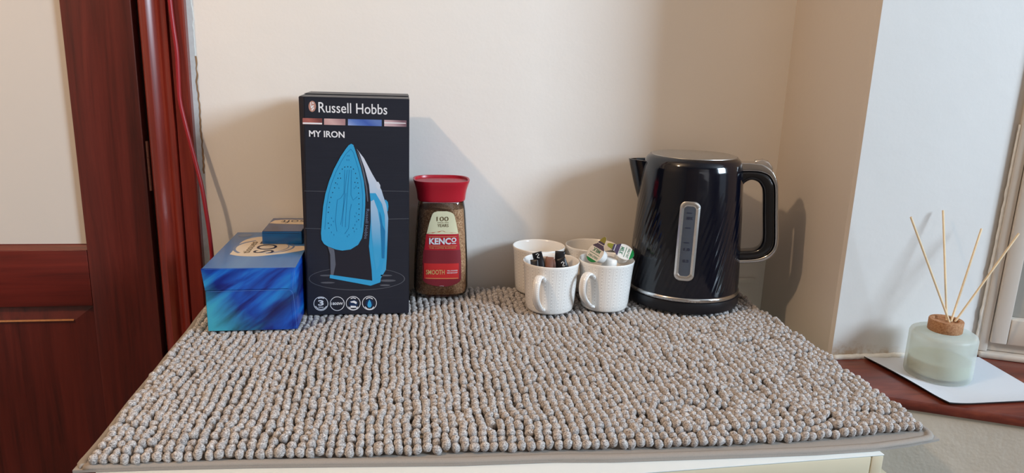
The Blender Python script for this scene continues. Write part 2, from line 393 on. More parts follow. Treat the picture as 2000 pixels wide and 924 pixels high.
def text_mesh(s, bold=0.0):
    cu = bpy.data.curves.new('lettering', 'FONT'); cu.body = s; cu.size = 1.0; cu.offset = bold; cu.resolution_u = 3
    cu.align_x = 'LEFT'
    o = bpy.data.objects.new('lettering_tmp', cu); COL.objects.link(o)
    me = bpy.data.meshes.new_from_object(o.evaluated_get(bpy.context.evaluated_depsgraph_get()))
    bpy.data.objects.remove(o); bpy.data.curves.remove(cu)
    v = np.zeros(len(me.vertices)*3); me.vertices.foreach_get('co', v); v = v.reshape(-1, 3)
    v[:, :2] -= v[:, :2].min(0); return me, v
def text(name, s, mat, parent, w, h, fn, bold=0.0):
    """lettering filling a w x h rectangle; fn(u, v) -> xyz on the surface it is printed on"""
    me, v = text_mesh(s, bold); mx = v[:, :2].max(0)
    co = [fn(a/mx[0]*w, b/mx[1]*h) for a, b, c in v]
    me.vertices.foreach_set('co', np.array([tuple(c) for c in co]).ravel()); me.update()
    return link(name, me, mat, parent)
def joined(name, meshes, mat, parent): pass

# ================================================================== STRUCTURE
WALLY = 1.17
zs = -0.05                                       # window sill top
def struct(name, bm, mat, parent=None, smooth=None, label=None):
    o = bm_obj(name, bm, mat, parent, smooth); o['kind'] = 'structure'
    if label: o['label'] = label
    return o
FL, CE = -0.90, 1.75
XD0 = at_y(262, 0, WALLY).x                      # door edge / frame
XA1 = at_y(359, 0, WALLY-.012).x                 # right edge of the architrave
corner_top = at_y(1555, 0, WALLY); XC = at_y(1491, 552, WALLY).x
EX, EY = 0.624, 0.908                            # front edge of the wall return = start of window reveal
bm = bmesh.new(); box(bm, (XD0+.016, WALLY, FL), (XC+.02, WALLY+.10, CE)); struct('wall_back', bm, M['wall'], label='off-white plastered wall behind the chest')
bm = bmesh.new(); box(bm, (-1.9, WALLY, 1.16), (XD0-.004, WALLY+.10, CE)); box(bm, (-1.9, WALLY, FL), (-1.22, WALLY+.10, 1.16)); struct('wall_back_door_side', bm, M['wall'])
PW = Vector((0.866, 0.904, 0)); PD = Vector((cos(radians(25)), -sin(radians(25)), 0)); PN = Vector((-sin(radians(25)), -cos(radians(25)), 0))
bm = bmesh.new()
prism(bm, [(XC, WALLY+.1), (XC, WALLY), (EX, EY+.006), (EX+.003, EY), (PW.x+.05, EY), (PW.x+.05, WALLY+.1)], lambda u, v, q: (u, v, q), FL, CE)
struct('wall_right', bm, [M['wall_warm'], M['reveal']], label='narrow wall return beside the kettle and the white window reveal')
wr = bpy.data.objects['wall_right']
for p in wr.data.polygons:
    if p.normal.y < -.9: p.material_index = 1
bm = bmesh.new(); box(bm, (-1.92, -2.42, FL-.05), (2.72, WALLY+.1, FL)); struct('floor', bm, M['floor'])
bm = bmesh.new(); box(bm, (-1.92, -2.42, CE), (2.72, WALLY+.1, CE+.05)); struct('ceiling', bm, M['ceiling'])
bm = bmesh.new(); box(bm, (-1.98, -2.42, FL), (-1.9, WALLY+.1, CE)); struct('wall_left', bm, M['room'])
bm = bmesh.new(); box(bm, (-1.9, -2.5, FL), (2.65, -2.42, CE)); struct('wall_front', bm, M['room'])
# outer bay wall on the right with the opening of the big side window
bm = bmesh.new()
box(bm, (2.65, -2.42, FL), (2.72, -1.55, CE)); box(bm, (2.65, -.30, FL), (2.72, WALLY+.1, CE))
box(bm, (2.65, -1.55, FL), (2.72, -.30, -.05)); box(bm, (2.65, -1.55, 1.66), (2.72, -.30, CE)); struct('wall_bay_side', bm, M['room'])

# unseen frames: the bay's side sash, and one added around the rear fill light
def sash(name, label, fn, w_, h_):
    r = bpy.data.objects.new(name, None); COL.objects.link(r); tag(r, label, kind='structure')
    for a0, b0, a1, b1 in ((-w_, -h_, -w_+.06, h_), (w_-.06, -h_, w_, h_), (-w_+.06, -h_, w_-.06, -h_+.06), (-w_+.06, h_-.06, w_-.06, h_)):
        bm = bmesh.new(); box(bm, fn(a0, b0, 0), fn(a1, b1, .04), .003); bm_obj('sash_bar', bm, M['white_paint'], r, 40)
sash('window_2', 'white framed side window of the bay', lambda a, b, q: (2.652+q, -.925+a, .805+b), .62, .85)
sash('window_3', 'white framed window in the wall opposite', lambda a, b, q: (.7+a, -2.415+q, .75+b), .72, .72)
# sill board: runs from the reveal to its slanting front edge
f0 = at_z(1778, 797, zs-.012); f1 = at_z(2000, 830, zs-.012); fd = (f1-f0); fd.z = 0; fd.normalize()
fa = f0 - fd*((f0.x-.600)/fd.x); fb = f0 + fd*((1.93-f0.x)/fd.x)
bpt = lambda s, off=0.0: PW + PD*s + PN*off
sill_poly = [(fa.x, fa.y), (fb.x, fb.y), (1.93, bpt(1.16).y+.02), (PW.x+.03, EY+.006), (PW.x+.02, EY-.002), (EX+.004, EY-.002), (EX-.024, EY-.002)]
bm = bmesh.new(); prism(bm, sill_poly, lambda u, v, q: (u, v, q), zs-.017, zs, bevel=.005)
struct('trim_1', bm, M['sillwood'], label='varnished red-brown wooden window sill under the diffuser', smooth=40)
# wall below the sill
nb = Vector((fd.y, -fd.x, 0)).normalized(); nb = nb if nb.y < 0 else -nb
M['wall_low'] = wall_mat('dull_plaster', (200, 192, 180), .6)  # darker colour stands in for the weaker light below the sill
bm = bmesh.new(); a = fa - nb*.006 + fd*.03; b = fb - nb*.006
prism(bm, [(a.x, a.y), (b.x, b.y), (b.x-nb.x*.08, b.y-nb.y*.08), (a.x-nb.x*.08, a.y-nb.y*.08)], lambda u, v, q: (u, v, q), FL, zs-.0172)
struct('wall_below_window', bm, M['wall_low'], label='off-white rough plaster wall below the window sill')
# rough plaster fillet along the foot of the reveal
bm = bmesh.new(); pth = [Vector((EX+.004+(PW.x-EX-.02)*k/40, EY-.003, zs+.003)) for k in range(41)]
sweep(bm, pth, lambda q: .004+.0025*abs(mnoise.noise(Vector((q*30, 0, 1)))), lambda q: .0045+.003*mnoise.noise(Vector((q*22, 3, 1))), (0, 0, 1), 8)
struct('trim_2', bm, M['plaster_edge'], smooth=180, label='rough white plaster fillet at the foot of the window reveal')

# window_1: white timber casement beside the diffuser
win = empty('window_1', (PW.x, PW.y, zs), -radians(25)); tag(win, 'white painted timber window frame at the right edge', kind='structure')
win.location = (PW.x, PW.y, zs)
def wpart(name, bm, mat, sm=None): return bm_obj(name, bm, mat, win, sm)
L = 1.145
bm = bmesh.new(); box(bm, (.001, -.012, .0002), (L, .03, .0095), .003); wpart('cill', bm, M['white_paint'], 40)
bm = bmesh.new(); box(bm, (.0125, .002, .0100), (L, .03, .0245), .001); wpart('draught_rail', bm, M['white_paint'])
bm = bmesh.new(); box(bm, (0.0, -.006, .0100), (.0120, .03, 1.30), .002); wpart('outer_frame', bm, M['white_paint'], 40)
bm = bmesh.new(); box(bm, (.0130, -.010, .0255), (.0345, .028, 1.25), .002); wpart('stile', bm, M['white_paint'], 40)
bm = bmesh.new(); box(bm, (L-.05, -.012, .028), (L, .028, 1.25), .002); wpart('stile', bm, M['white_paint'], 40)
bm = bmesh.new(); box(bm, (.0350, -.010, .0255), (L-.0505, .028, .0655), .002); wpart('bottom_rail', bm, M['white_paint'], 40)
bm = bmesh.new(); box(bm, (.0350, -.010, 1.20), (L-.0505, .028, 1.25), .002); wpart('top_rail', bm, M['white_paint'], 40)
bm = bmesh.new(); box(bm, (.0350, .006, .066), (L-.0505, .010, 1.20)); wpart('pane', bm, M['obscured'])
bm = bmesh.new(); box(bm, (-.004, -.02, 1.252), (L, .04, 1.80)); box(bm, (L+.001, -.02, -.85), (1.94, .04, 1.80)); struct('wall_over_window', bm, M['room']); o = bpy.data.objects['wall_over_window']; o.location = (PW.x, PW.y, zs); o.rotation_euler = (0, 0, -radians(25))
# blown caulk along the frame and reveal
bm = bmesh.new(); pth = [Vector((PW.x-.002, EY-.0045, zs+.012+.34*k/50)) for k in range(51)]
sweep(bm, pth, lambda q: .0055*(1-.8*q)+.0025*mnoise.noise(Vector((q*26, 5, 0))), lambda q: .0022, (1, 0, 0), 6)
struct('trim_3', bm, M['plaster_edge'], smooth=180, label='ragged white filler between reveal and window frame')

# ------------------------------------------------------------------ door, frame
DY = 1.185
door = empty('door_1', (XD0-.01, DY, FL)); tag(door, 'dark mahogany panelled door with frosted glass', kind='structure')
gx = at_y(141, 240, DY).x; gz = at_y(80, 480, DY).z; xs1 = at_y(258, 0, DY).x - .002
rz0 = at_y(80, 600, DY).z
def dpart(name, bm, mat, sm=None):
    bmesh.ops.translate(bm, verts=bm.verts[:], vec=(-(XD0-.01), -DY, -FL)); return bm_obj(name, bm, mat, door, sm)
bm = bmesh.new(); box(bm, (gx, DY, FL+.01), (xs1, DY+.04, 1.14), .0025); dpart('stile', bm, M['mahogany'], 40)
bm = bmesh.new(); box(bm, (-1.21, DY, FL+.01), (-1.11, DY+.04, 1.14), .0025); dpart('stile', bm, M['mahogany'], 40)
bm = bmesh.new(); box(bm, (-1.11, DY+.0005, rz0), (gx, DY+.04, gz-.008), .002); dpart('lock_rail', bm, M['mahogany_rail'], 40)
bm = bmesh.new(); box(bm, (-1.11, DY+.0005, 1.02), (gx, DY+.04, 1.14), .002); dpart('top_rail', bm, M['mahogany_rail'], 40)
bm = bmesh.new(); box(bm, (-1.11, DY+.0005, FL+.01), (gx, DY+.04, FL+.2), .002); dpart('bottom_rail', bm, M['mahogany_rail'], 40)
bm = bmesh.new(); box(bm, (-1.11, DY+.010, gz), (gx, DY+.016, 1.02)); dpart('glass_pane', bm, M['glow'])
bm = bmesh.new()                                                                  # glazing bead under and beside the pane
prism(bm, [(DY+.002, gz-.008), (DY+.009, gz-.001), (DY+.009, gz+.0005), (DY+.016, gz+.0005), (DY+.016, gz-.008)], lambda u, v, q: (q, u, v), -1.11, gx)
dpart('glazing_bead', bm, M['mahogany_rail'])
bm = bmesh.new()                                                                  # raised-and-fielded lower panel
x0, x1, z0, z1 = -1.11, gx, FL+.2, rz0
b = .034
V = [bm.verts.new(p) for p in [(x0, DY+.012, z0), (x1, DY+.012, z0), (x1, DY+.012, z1), (x0, DY+.012, z1),
     (x0+b, DY+.004, z0+b), (x1-b*.9, DY+.004, z0+b), (x1-b*.9, DY+.004, z1-b*.72), (x0+b, DY+.004, z1-b*.72)]]
for i in range(4): bm.faces.new((V[i], V[(i+1) % 4], V[4+(i+1) % 4], V[4+i]))
bm.faces.new(V[4:])
dpart('lower_panel', bm, M['mahogany'])
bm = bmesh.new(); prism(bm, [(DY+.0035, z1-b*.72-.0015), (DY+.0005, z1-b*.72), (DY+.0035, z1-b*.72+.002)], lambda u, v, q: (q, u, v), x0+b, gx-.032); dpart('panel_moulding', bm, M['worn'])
bm = bmesh.new(); box(bm, (xs1-.001, DY+.02, FL), (XD0+.006, DY+.05, 1.16)); dpart('rebate', bm, M['dark_gap'])
hz0, hz1 = at_y(296, 372, DY).z, at_y(289, 275, DY).z
hx = at_y(290, 320, DY).x
hinge = None
for k in range(3):
    bm = bmesh.new(); a = hz0+(hz1-hz0)*k/3; c = hz0+(hz1-hz0)*(k+1)/3-.0006
    path = [Vector((hx+.001, DY-.001, a)), Vector((hx+.001, DY-.001, c))]
    sweep(bm, path, .0024, .0024, (1, 0, 0), 10); dpart('hinge_knuckle', bm, M['brass'], 60)
# architrave with moulded profile
AX0 = at_y(265, 0, WALLY-.012).x
Wd = XA1-AX0
prof = [(0, .03), (0, -.006), (.04, -.013), (.12, -.0185), (.22, -.020), (.32, -.0165), (.38, -.011), (.43, -.011), (.50, -.0145), (.57, -.0165), (.62, -.0165), (.645, -.010), (.665, -.010), (.675, -.0165), (.97, -.0165), (1.0, -.014), (1.0, .0)]
prof = [(AX0+Wd*u, WALLY+v) for u, v in prof] + [(XD0+.02, WALLY+.0), (XD0+.02, WALLY+.03)]
bm = bmesh.new(); prism(bm, prof, lambda u, v, q: (u, v, q), FL, 1.18)
struct('trim_4', bm, M['architrave'], smooth=35, label='moulded red mahogany door frame left of the chest')
bm = bmesh.new(); box(bm, (-1.23, WALLY-.016, 1.145), (AX0, WALLY+.02, 1.21), .003); struct('trim_5', bm, M['architrave'])
# torn plaster and filler beside the frame
def ragged(name, x0f, x1f, y, mat, label, zz=(-.1, .60)):
    bm = bmesh.new(); n = 90; rows = []
    for k in range(n+1):
        z = zz[0]+(zz[1]-zz[0])*k/n
        a, b2 = x0f(z), x1f(z)
        rows.append([bm.verts.new((a, y+.001, z)), bm.verts.new((a, y-.0016, z)), bm.verts.new((b2, y-.0012, z)), bm.verts.new((b2+.0004, y+.001, z))])
    for r1, r2 in zip(rows, rows[1:]):
        for i in range(3): bm.faces.new((r1[i], r1[i+1], r2[i+1], r2[i]))
    return struct(name, bm, mat, label=label)
nz = lambda z, s, k: mnoise.noise(Vector((z*s, k, 0)))
ragged('trim_6', lambda z: XA1-.001, lambda z: XA1+.0075+.003*nz(z, 30, 1)+.0015*nz(z, 110, 2), WALLY-.0005, M['plaster_edge'], 'ragged strip of white filler along the door frame')
ragged('trim_7', lambda z: XA1+.0072+.003*nz(z, 30, 1)+.0015*nz(z, 110, 2), lambda z: XA1+.009+.003*nz(z, 30, 1)+.0015*nz(z, 110, 2)+.0012*nz(z, 60, 8), WALLY-.0003, M['plaster_brown'], 'torn brown wallpaper edge beside the door frame', (.18, .36))

# ================================================================== FURNITURE AND MAT
chest = empty('chest_of_drawers', (.1, .85, FL), radians(2.0)); tag(chest, 'white and cream chest of drawers under the grey mat', 'chest')
def cpart(name, lo, hi, mat, bv=.0015):
    bm = bmesh.new(); box(bm, lo, hi, bv); bmesh.ops.translate(bm, verts=bm.verts[:], vec=(-.1, -.85, -FL)); return bm_obj(name, bm, mat, chest, 40)
CF = .5875; CR = .4830; CT = -.0212
cpart('top', (-.295, CF, CT-.0012), (CR, 1.14, CT), M['chest_top'], .0004)
cpart('top_edge', (-.285, CF, CT-.024), (CR-.0145, CF+.5, CT-.0013), M['chest_front'])
cpart('side_cap', (CR-.0138, CF, CT-.024), (CR, 1.14, CT-.0013), M['chest_front'])
cpart('drawer', (-.27, CF-.004, CT-.20), (CR+.012, CF+.02, CT-.0255), M['chest_front'])
cpart('drawer', (-.27, CF-.004, CT-.40), (CR+.012, CF+.02, CT-.203), M['chest_front'])
cpart('carcass', (-.28, CF+.0205, FL+.02), (CR+.010, 1.12, CT-.0255), M['chest_front'])
cpart('plinth', (-.26, CF+.03, FL), (CR-.01, 1.10, FL+.0195), M['chest_front'])

mat_o = empty('chenille_mat', (.13, .88, -.021)); tag(mat_o, 'grey-brown bobbled chenille mat laid over the chest top', 'mat')
hx_ = np.array([-.33, -.313, -.237, -.143, -.047, .0516, .143, .204, .352, .418, .487, .531, .5676, .60]); hy_ = np.array([.6418, .6412, .639, .634, .627, .6195, .617, .6115, .607, .6055, .607, .6125, .620, .628])
bx_ = np.array([-.33, -.29, -.15, -.047, .052, .144, .207, .315, .43, .557, .60]); by_ = np.array([.642, .6395, .636, .632, .630, .626, .623, .619, .621, .6315, .635])
MXL, MXR, MYB = -.308, .571, 1.138
def wav(x, y, s, k): return mnoise.noise(Vector((x*s, y*s, k)))
# backing + hem as one draped sheet with thickness
bm = bmesh.new(); nx, ny = 110, 60; rows = []
top, bot = {}, {}
for i in range(nx+1):
    u = i/nx
    for j in range(ny+1):
        v = j/ny
        xl = MXL + .003*wav(0, v, 4, 3); xr = MXR + .003*wav(1, v, 5, 9)
        x = xl + (xr-xl)*u; y0 = float(np.interp(x, hx_, hy_)); y = y0 + (MYB-y0)*v
        e = min(u*(xr-xl), (1-u)*(xr-xl), (y-y0), (MYB-y))
        th = .0042 if e > .003 else .0024+.0018*sqrt(max(0, e/.003))
        zt = -.0205 + th
        if CR < x: pass
        top[i, j] = bm.verts.new((x-.13, y-.88, zt+.021)); bot[i, j] = bm.verts.new((x-.13, y-.88, -.0208+.021))
for i in range(nx):
    for j in range(ny):
        bm.faces.new((top[i, j], top[i+1, j], top[i+1, j+1], top[i, j+1])); bm.faces.new((bot[i, j], bot[i, j+1], bot[i+1, j+1], bot[i+1, j]))
for i in range(nx):
    for j in (0, ny): bm.faces.new((top[i, j], bot[i, j], bot[i+1, j], top[i+1, j]))
for j in range(ny):
    for i in (0, nx): bm.faces.new((top[i, j], bot[i, j], bot[i, j+1], top[i, j+1]))
bm_obj('backing', bm, M['hem'], mat_o, 50)
# rolled hem around the edge
mxl = lambda v: MXL + .003*wav(0, v, 4, 3)
mxr = lambda v: MXR + .003*wav(1, v, 5, 9)
loop = [Vector((x, float(np.interp(x, hx_, hy_))+.0042, -.0174)) for x in np.linspace(MXL+.009, MXR-.012, 60)]
loop += [Vector((mxr(v)-.0042, .6205+(MYB-.6205)*v, -.0174)) for v in np.linspace(.025, .99, 40)]
loop += [Vector((x, MYB-.0042, -.0174)) for x in np.linspace(MXR-.01, MXL+.01, 20)]
loop += [Vector((mxl(v)+.0042, .6412+(MYB-.6412)*v, -.0174)) for v in np.linspace(.985, .02, 40)]
loop = crom(loop + [loop[0]], 2)
bm = bmesh.new(); sweep(bm, [p-Vector((.13, .88, -.021)) for p in loop], .0031, .0044, (0, 0, 1), 10); bm_obj('hem', bm, M['hem'], mat_o, 180)
# pile: lumpy chenille noodles, row by row
def ico():
    b = bmesh.new(); bmesh.ops.create_icosphere(b, subdivisions=2, radius=1.0)
    v = np.array([p.co[:] for p in b.verts]); f = np.array([[q.index for q in p.verts] for p in b.faces]); b.free(); return v, f
IV, IF = ico()
variants = []
for k in range(28):
    vv = IV.copy()
    for q in range(len(vv)):
        p = Vector(vv[q]); d = 1 + .16*mnoise.noise(p*2.3+Vector((k*7.1, 0, 0))) + .12*mnoise.noise(p*5.0+Vector((0, k*3.3, 0)))
        vv[q] *= d
    variants.append(vv)
foot = []                      # things standing on the pile press it down: (x0, x1, y0, y1)
foot += [(-.275, -.14, .94, 1.16), (-.150, .008, .998, 1.14), (.005, .103, 1.062, 1.15), (.34, .55, .955, 1.15), (.165, .355, .97, 1.15)]
DX, DYR = .0094, .0094
vs, fs = [], []; base = 0
ncol = int((.558+.294)/DX)
for j in range(60):
    for i in range(ncol+1):
        x = -.2905 + i*DX + (.5*DX if (j % 2 and j > 1) and False else 0)
        yb = float(np.interp(x, bx_, by_)) + .0055
        y = yb + j*DYR*(1.0 + .02*sin(i*.3))
        a = min(1, j/3)
        r_ = 1.0 + 1.2*max(0, min(1, (x-.16)/.25))
        x += a*(.0055*wav(x, y, 6.5, 2.0) + .0032*r_*wav(x, y, 26, 5.0)) + .0008*max(.35, a)*rng.normal()
        y += a*(.004*wav(x, y, 8, 11.0) + .003*r_*wav(x, y, 30, 15.0)) + .0008*rng.normal()
        if y > MYB-.006 or x < -.297 or x > .562: continue
        sx = .0049*(1+.07*rng.normal()); sy = .0050*(1+.08*rng.normal()); sz = .0062*(1+.06*rng.normal())
        zc = -.0066 - .0036*(1-a)**1.5 + .0010*rng.normal()
        topz = zc + sz*1.06
        pressed = any(a0-.004 < x < a1+.004 and b0-.004 < y < b1+.004 for a0, a1, b0, b1 in foot)
        lim = -.0008 if pressed else .0012
        if topz > lim: zc -= topz-lim
        v = variants[rng.integers(28)].copy(); an = rng.uniform(0, 2*pi); c_, s_ = cos(an), sin(an)
        v = np.stack([v[:, 0]*c_-v[:, 1]*s_, v[:, 0]*s_+v[:, 1]*c_, v[:, 2]], 1)
        v = v*np.array([sx, sy, sz]); v[:, 1] -= .22*v[:, 2]; v[:, 0] += rng.normal()*.10*v[:, 2]
        v += np.array([x-.13, y-.88, zc+.021]); vs.append(v); fs.append(IF+base); base += len(v)
vs = np.concatenate(vs); fs = np.concatenate(fs)
me = bpy.data.meshes.new('pile'); me.vertices.add(len(vs)); me.vertices.foreach_set('co', vs.ravel())
me.loops.add(fs.size); me.loops.foreach_set('vertex_index', fs.ravel().astype(np.int32))
me.polygons.add(len(fs)); me.polygons.foreach_set('loop_start', np.arange(0, fs.size, 3, dtype=np.int32)); me.polygons.foreach_set('loop_total', np.full(len(fs), 3, dtype=np.int32))
me.polygons.foreach_set('use_smooth', np.ones(len(fs), dtype=bool)); me.update(calc_edges=True); me.validate()
pile = link('pile', me, M['yarn'], mat_o); pile['kind'] = 'stuff'

# ================================================================== IRON CARTON
BY = 1.004; BX0, BX1, BH, BYB = -.1435, .0030, .3115, 1.136
ib = empty('iron_carton', (-.07, 1.07, 0)); tag(ib, 'tall black printed carton showing a blue steam iron', 'box')
OB = Vector((-.07, 1.07, 0))
bm = bmesh.new()
Pb = [(BX0+.001, BY, 0), (BX1, BY, 0), (BX1+.001, BYB, 0), (BX0-.0005, BYB, 0), (BX0-.0005, BY+.006, 0)]      # dented front left corner
Pt = [(BX0+.0070, BY, BH), (BX1+.0015, BY, BH), (BX1+.001, BYB, BH+.001), (BX0-.001, BYB, BH+.001), (BX0-.001, BY+.008, BH)]
V = [bm.verts.new(Vector(c)-OB) for c in Pb]; V2 = [bm.verts.new(Vector(c)-OB) for c in Pt]
for i in range(5): bm.faces.new((V[i], V[(i+1) % 5], V2[(i+1) % 5], V2[i]))
bm.faces.new(V[::-1]); bm.faces.new(V2)
bmesh.ops.bevel(bm, geom=bm.edges[:], offset=.0009, segments=2, affect='EDGES')
bm_obj('carton', bm, M['carton_black'], ib, 40)
F = lambda px, py: (lambda p: (p.x, p.z))(at_y(px, py, BY))
def fb_(w=0.0): return lambda u, v, q: Vector((u, BY-.0002-q, v)) - OB
FN = fb_()
def art(name, polys, mat, layer=0):
    o = flat(name, [[F(*p) for p in poly] for poly in polys], FN, M[mat], ib, .00012*layer, .0001)
    if len(polys) > 1: o['kind'] = 'stuff'
    return o
def btext(s, x0, x1, yt, yb, mat, slope=0.0, bold=0.0, layer=1):
    a = F(x0, yb); b_ = F(x1, yt)
    w_ = b_[0]-a[0]; h_ = b_[1]-a[1]
    return text('lettering', s, M[mat], ib, w_, h_, lambda u, v: Vector((a[0]+u, BY-.0004-.0001*layer, a[1]+v - slope*u)) - OB, bold)
# header: emblem, maker's name, picture band, product name
art('emblem', [ellipse(609.9, 207.8, 7.2, 10.7)], 'ink_copper', 0)
art('emblem_mark', [[(606, 200), (607.5, 199.5), (608, 208), (606.5, 208)], [(609.5, 199), (613, 201), (612.5, 203), (610, 202.5)], [(606.5, 209.5), (611, 205), (613.5, 206.5), (608.5, 212)], [(608, 214), (613, 209), (613.5, 212), (609.5, 216.5)]], 'ink_white', 1)
btext('Russell Hobbs', 622.3, 756.2, 202.5, 219.5, 'ink_white', .012, .006)
btext('MY IRON', 603.8, 672.8, 255.5, 267, 'ink_white', .02, .022)
def seg(x0, x1, mat, nm):
    s = lambda x: 230.5+(x-591)*.0232; t = lambda x: 242.7+(x-591)*.0246
    art(nm, [[(x0, s(x0)), (x1, s(x1)), (x1, t(x1)), (x0, t(x0))]], mat, 0)
seg(591, 629.3, 'band1', 'picture_band'); seg(633, 674.6, 'band2', 'picture_band'); seg(679.6, 745.5, 'band3', 'picture_band'); seg(750.5, 794, 'band4', 'picture_band')
art('picture_band', [[(591.5, 239), (629, 240), (629, 243), (591.5, 242)], [(750.5, 238.5), (792, 240), (793, 241.5), (770, 241.3), (750.5, 241)]], 'ink_white', 1)
# printed iron (outline points measured on the front face)
Z = lambda pts: [(620+x/3.08, 270+y/3.08) for x, y in pts]
sole = Z([(203,33),(188,42),(170,65),(140,110),(100,185),(70,260),(48,335),(35,410),(28,490),(22,570),(25,610),(40,635),(60,648),(110,668),(150,675),(200,668),(245,640),(268,600),(275,560),(283,480),(288,400),(288,340),(280,260),(262,180),(240,110),(222,55),(214,38)])
art('printed_ring', [ellipse(697, 544.5, 94, 22.5, 64)], 'ink_ring', 0)
art('printed_floor', [ellipse(697, 544.3, 92.3, 21.4, 64)], 'carton_black', 1)
art('printed_ring', [ellipse(637, 538, 12, 1.6, 20), ellipse(640, 552, 14, 1.6, 20), ellipse(757, 548, 16, 2.2, 20), ellipse(752, 538, 14, 1.6, 20), ellipse(752, 557, 10, 1.8, 20)], 'ink_ring', 2)
art('printed_body', [Z([(215,40),(232,58),(280,120),(330,215),(385,310),(397,350),(415,400),(426,480),(422,600),(417,720),(412,790),(378,848),(330,862),(200,720),(200,300)])], 'ink_iron_white', 2)
art('printed_body', [Z([(312,330),(350,330),(380,380),(410,440),(414,560),(404,720),(384,800),(378,848),(330,862),(322,790),(308,640),(316,500)])], 'ink_cyan', 3)
art('printed_body', [Z([(318,380),(340,370),(362,430),(378,520),(382,640),(372,760),(352,800),(338,700),(326,560)])], 'ink_cyan_light', 4)
art('printed_body', [Z([(395,350),(414,400),(425,480),(421,600),(416,720),(404,726),(408,560),(405,460),(385,380)])], 'ink_iron_white', 4)
art('printed_handle_gap', [Z([(374,440),(384,470),(392,520),(408,560),(402,722),(388,722),(384,600)])], 'ink_cyan_dark', 5)
art('printed_knob', [Z([(350,262),(366,262),(378,282),(378,305),(366,310),(352,290)])], 'ink_iron_white', 3)
art('printed_knob', [Z([(398,372),(412,370),(424,385),(427,410),(424,438),(414,440),(402,420)])], 'ink_cyan', 3)
art('printed_heel', [Z([(60,640),(72,700),(78,822),(330,858),(326,790),(310,650),(320,500),(320,380),(310,280),(284,180),(250,85),(226,48),(210,40),(180,300),(150,640)])], 'ink_iron_dark', 5)
art('printed_heel', [Z([(62,648),(78,700),(80,822),(96,824),(110,760),(104,690),(100,668)])], 'ink_iron_grey', 6)
art('printed_heel', [Z([(236,70),(262,125),(284,210),(300,300),(306,380),(300,380),(290,290),(270,190)])], 'ink_iron_grey', 6)
art('printed_soleplate', [sole], 'ink_cyan', 7)
art('printed_base', [Z([(76,820),(330,856),(382,842),(378,866),(320,886),(74,840)])], 'ink_cyan', 7)
def stroke(pts, wd): 
    L_, R_ = [], []
    for i, p in enumerate(pts):
        a = Vector(pts[max(i-1, 0)]); b_ = Vector(pts[min(i+1, len(pts)-1)]); d = (b_-a).normalized(); n_ = Vector((-d.y, d.x))*wd/2
        L_.append(tuple(Vector(p)+n_)); R_.append(tuple(Vector(p)-n_))
    return L_ + R_[::-1]
inner = [(203+(x-203)*.86-2, 345+(y-345)*.9) for x, y in [(203,33),(170,65),(140,110),(100,185),(70,260),(48,335),(35,410),(28,490),(22,570)]]
inner2 = [(203+(x-203)*.84-2, 345+(y-345)*.9) for x, y in [(203,33),(222,55),(240,110),(262,180),(280,260),(288,340),(288,400),(283,480),(275,560)]]
gro = [stroke(Z(inner), .8), stroke(Z(inner2), .8), stroke(Z([(165,190),(160,330),(140,360),(120,370),(108,500),(118,560)]), 1.0), stroke(Z([(205,190),(202,340),(215,372),(240,350)]), 1.0),
       stroke(Z([(205,395),(196,440),(188,540),(165,575)]), 1.0), stroke(Z([(180,190),(160,360),(150,530)]), .9), stroke(Z([(192,190),(178,360),(168,535)]), .9), stroke(Z([(172,330),(140,520)]), .9)]
art('printed_groove', gro, 'ink_cyan_dark', 8)
hol = [(165,173),(183,171),(201,173),(217,185),(150,185),(135,211),(124,240),(140,240),(110,268),(104,298),(92,326),(82,355),(74,385),(70,415),(66,445),(230,211),(238,240),(243,268),(246,298),(248,330),(250,362),(250,395),(251,425),(250,458),(248,490),(226,265),(66,510),(70,540),(215,540)]
art('printed_hole', [ellipse(620+x/3.08, 270+y/3.08, .95, 1.15, 8) for x, y in hol], 'ink_navy', 8)
slots = [(180,105),(190,105),(178,130),(190,130),(120,275),(130,300),(86,480),(96,500),(84,520),(232,290),(222,300),(234,450),(226,470),(236,500),(226,520),(222,560),(236,545),(180,590),(190,580),(100,580),(85,565)]
art('printed_slot', [ellipse(620+x/3.08, 270+y/3.08, .8, 1.9, 8) for x, y in slots], 'ink_cyan_dark', 8)
a0 = F(714.5, 466); a1 = F(719, 408)
text('lettering', 'Russell Hobbs', M['ink_greyblue'], ib, (a1[1]-a0[1]), .0042, lambda u, v: Vector((a1[0]-.0035*(u/(a1[1]-a0[1]))+v-.0025, BY-.0014, a1[1]-u)) - OB)
def vgrad(name, za, zb_, ca, cb):
    t = NT(name); sp = t.n('ShaderNodeSeparateXYZ'); t.l(t.obj(), sp.inputs[0])
    f = t.math('DIVIDE', t.math('SUBTRACT', sp.outputs[2], za), zb_-za)
    t.set(color=t.ramp(f, [(0.0, srgb(*ca)), (1.0, srgb(*cb))]), rough=.4); return t.m
gm = vgrad('printed_body_gradient', .10, .215, (60, 158, 206), (206, 212, 226))
for o_ in ib.children:
    if o_.name.startswith('printed_body') and o_.data.materials[0] in (M['ink_iron_white'], M['ink_cyan_light']): o_.data.materials[0] = gm
art('carton_crease', [stroke([(594, 373), (640, 374), (700, 372), (799, 374)], .9), stroke([(740, 428.5), (799, 427)], 1.0), stroke([(596, 446), (628, 447)], .9)], 'ink_ring', 0)
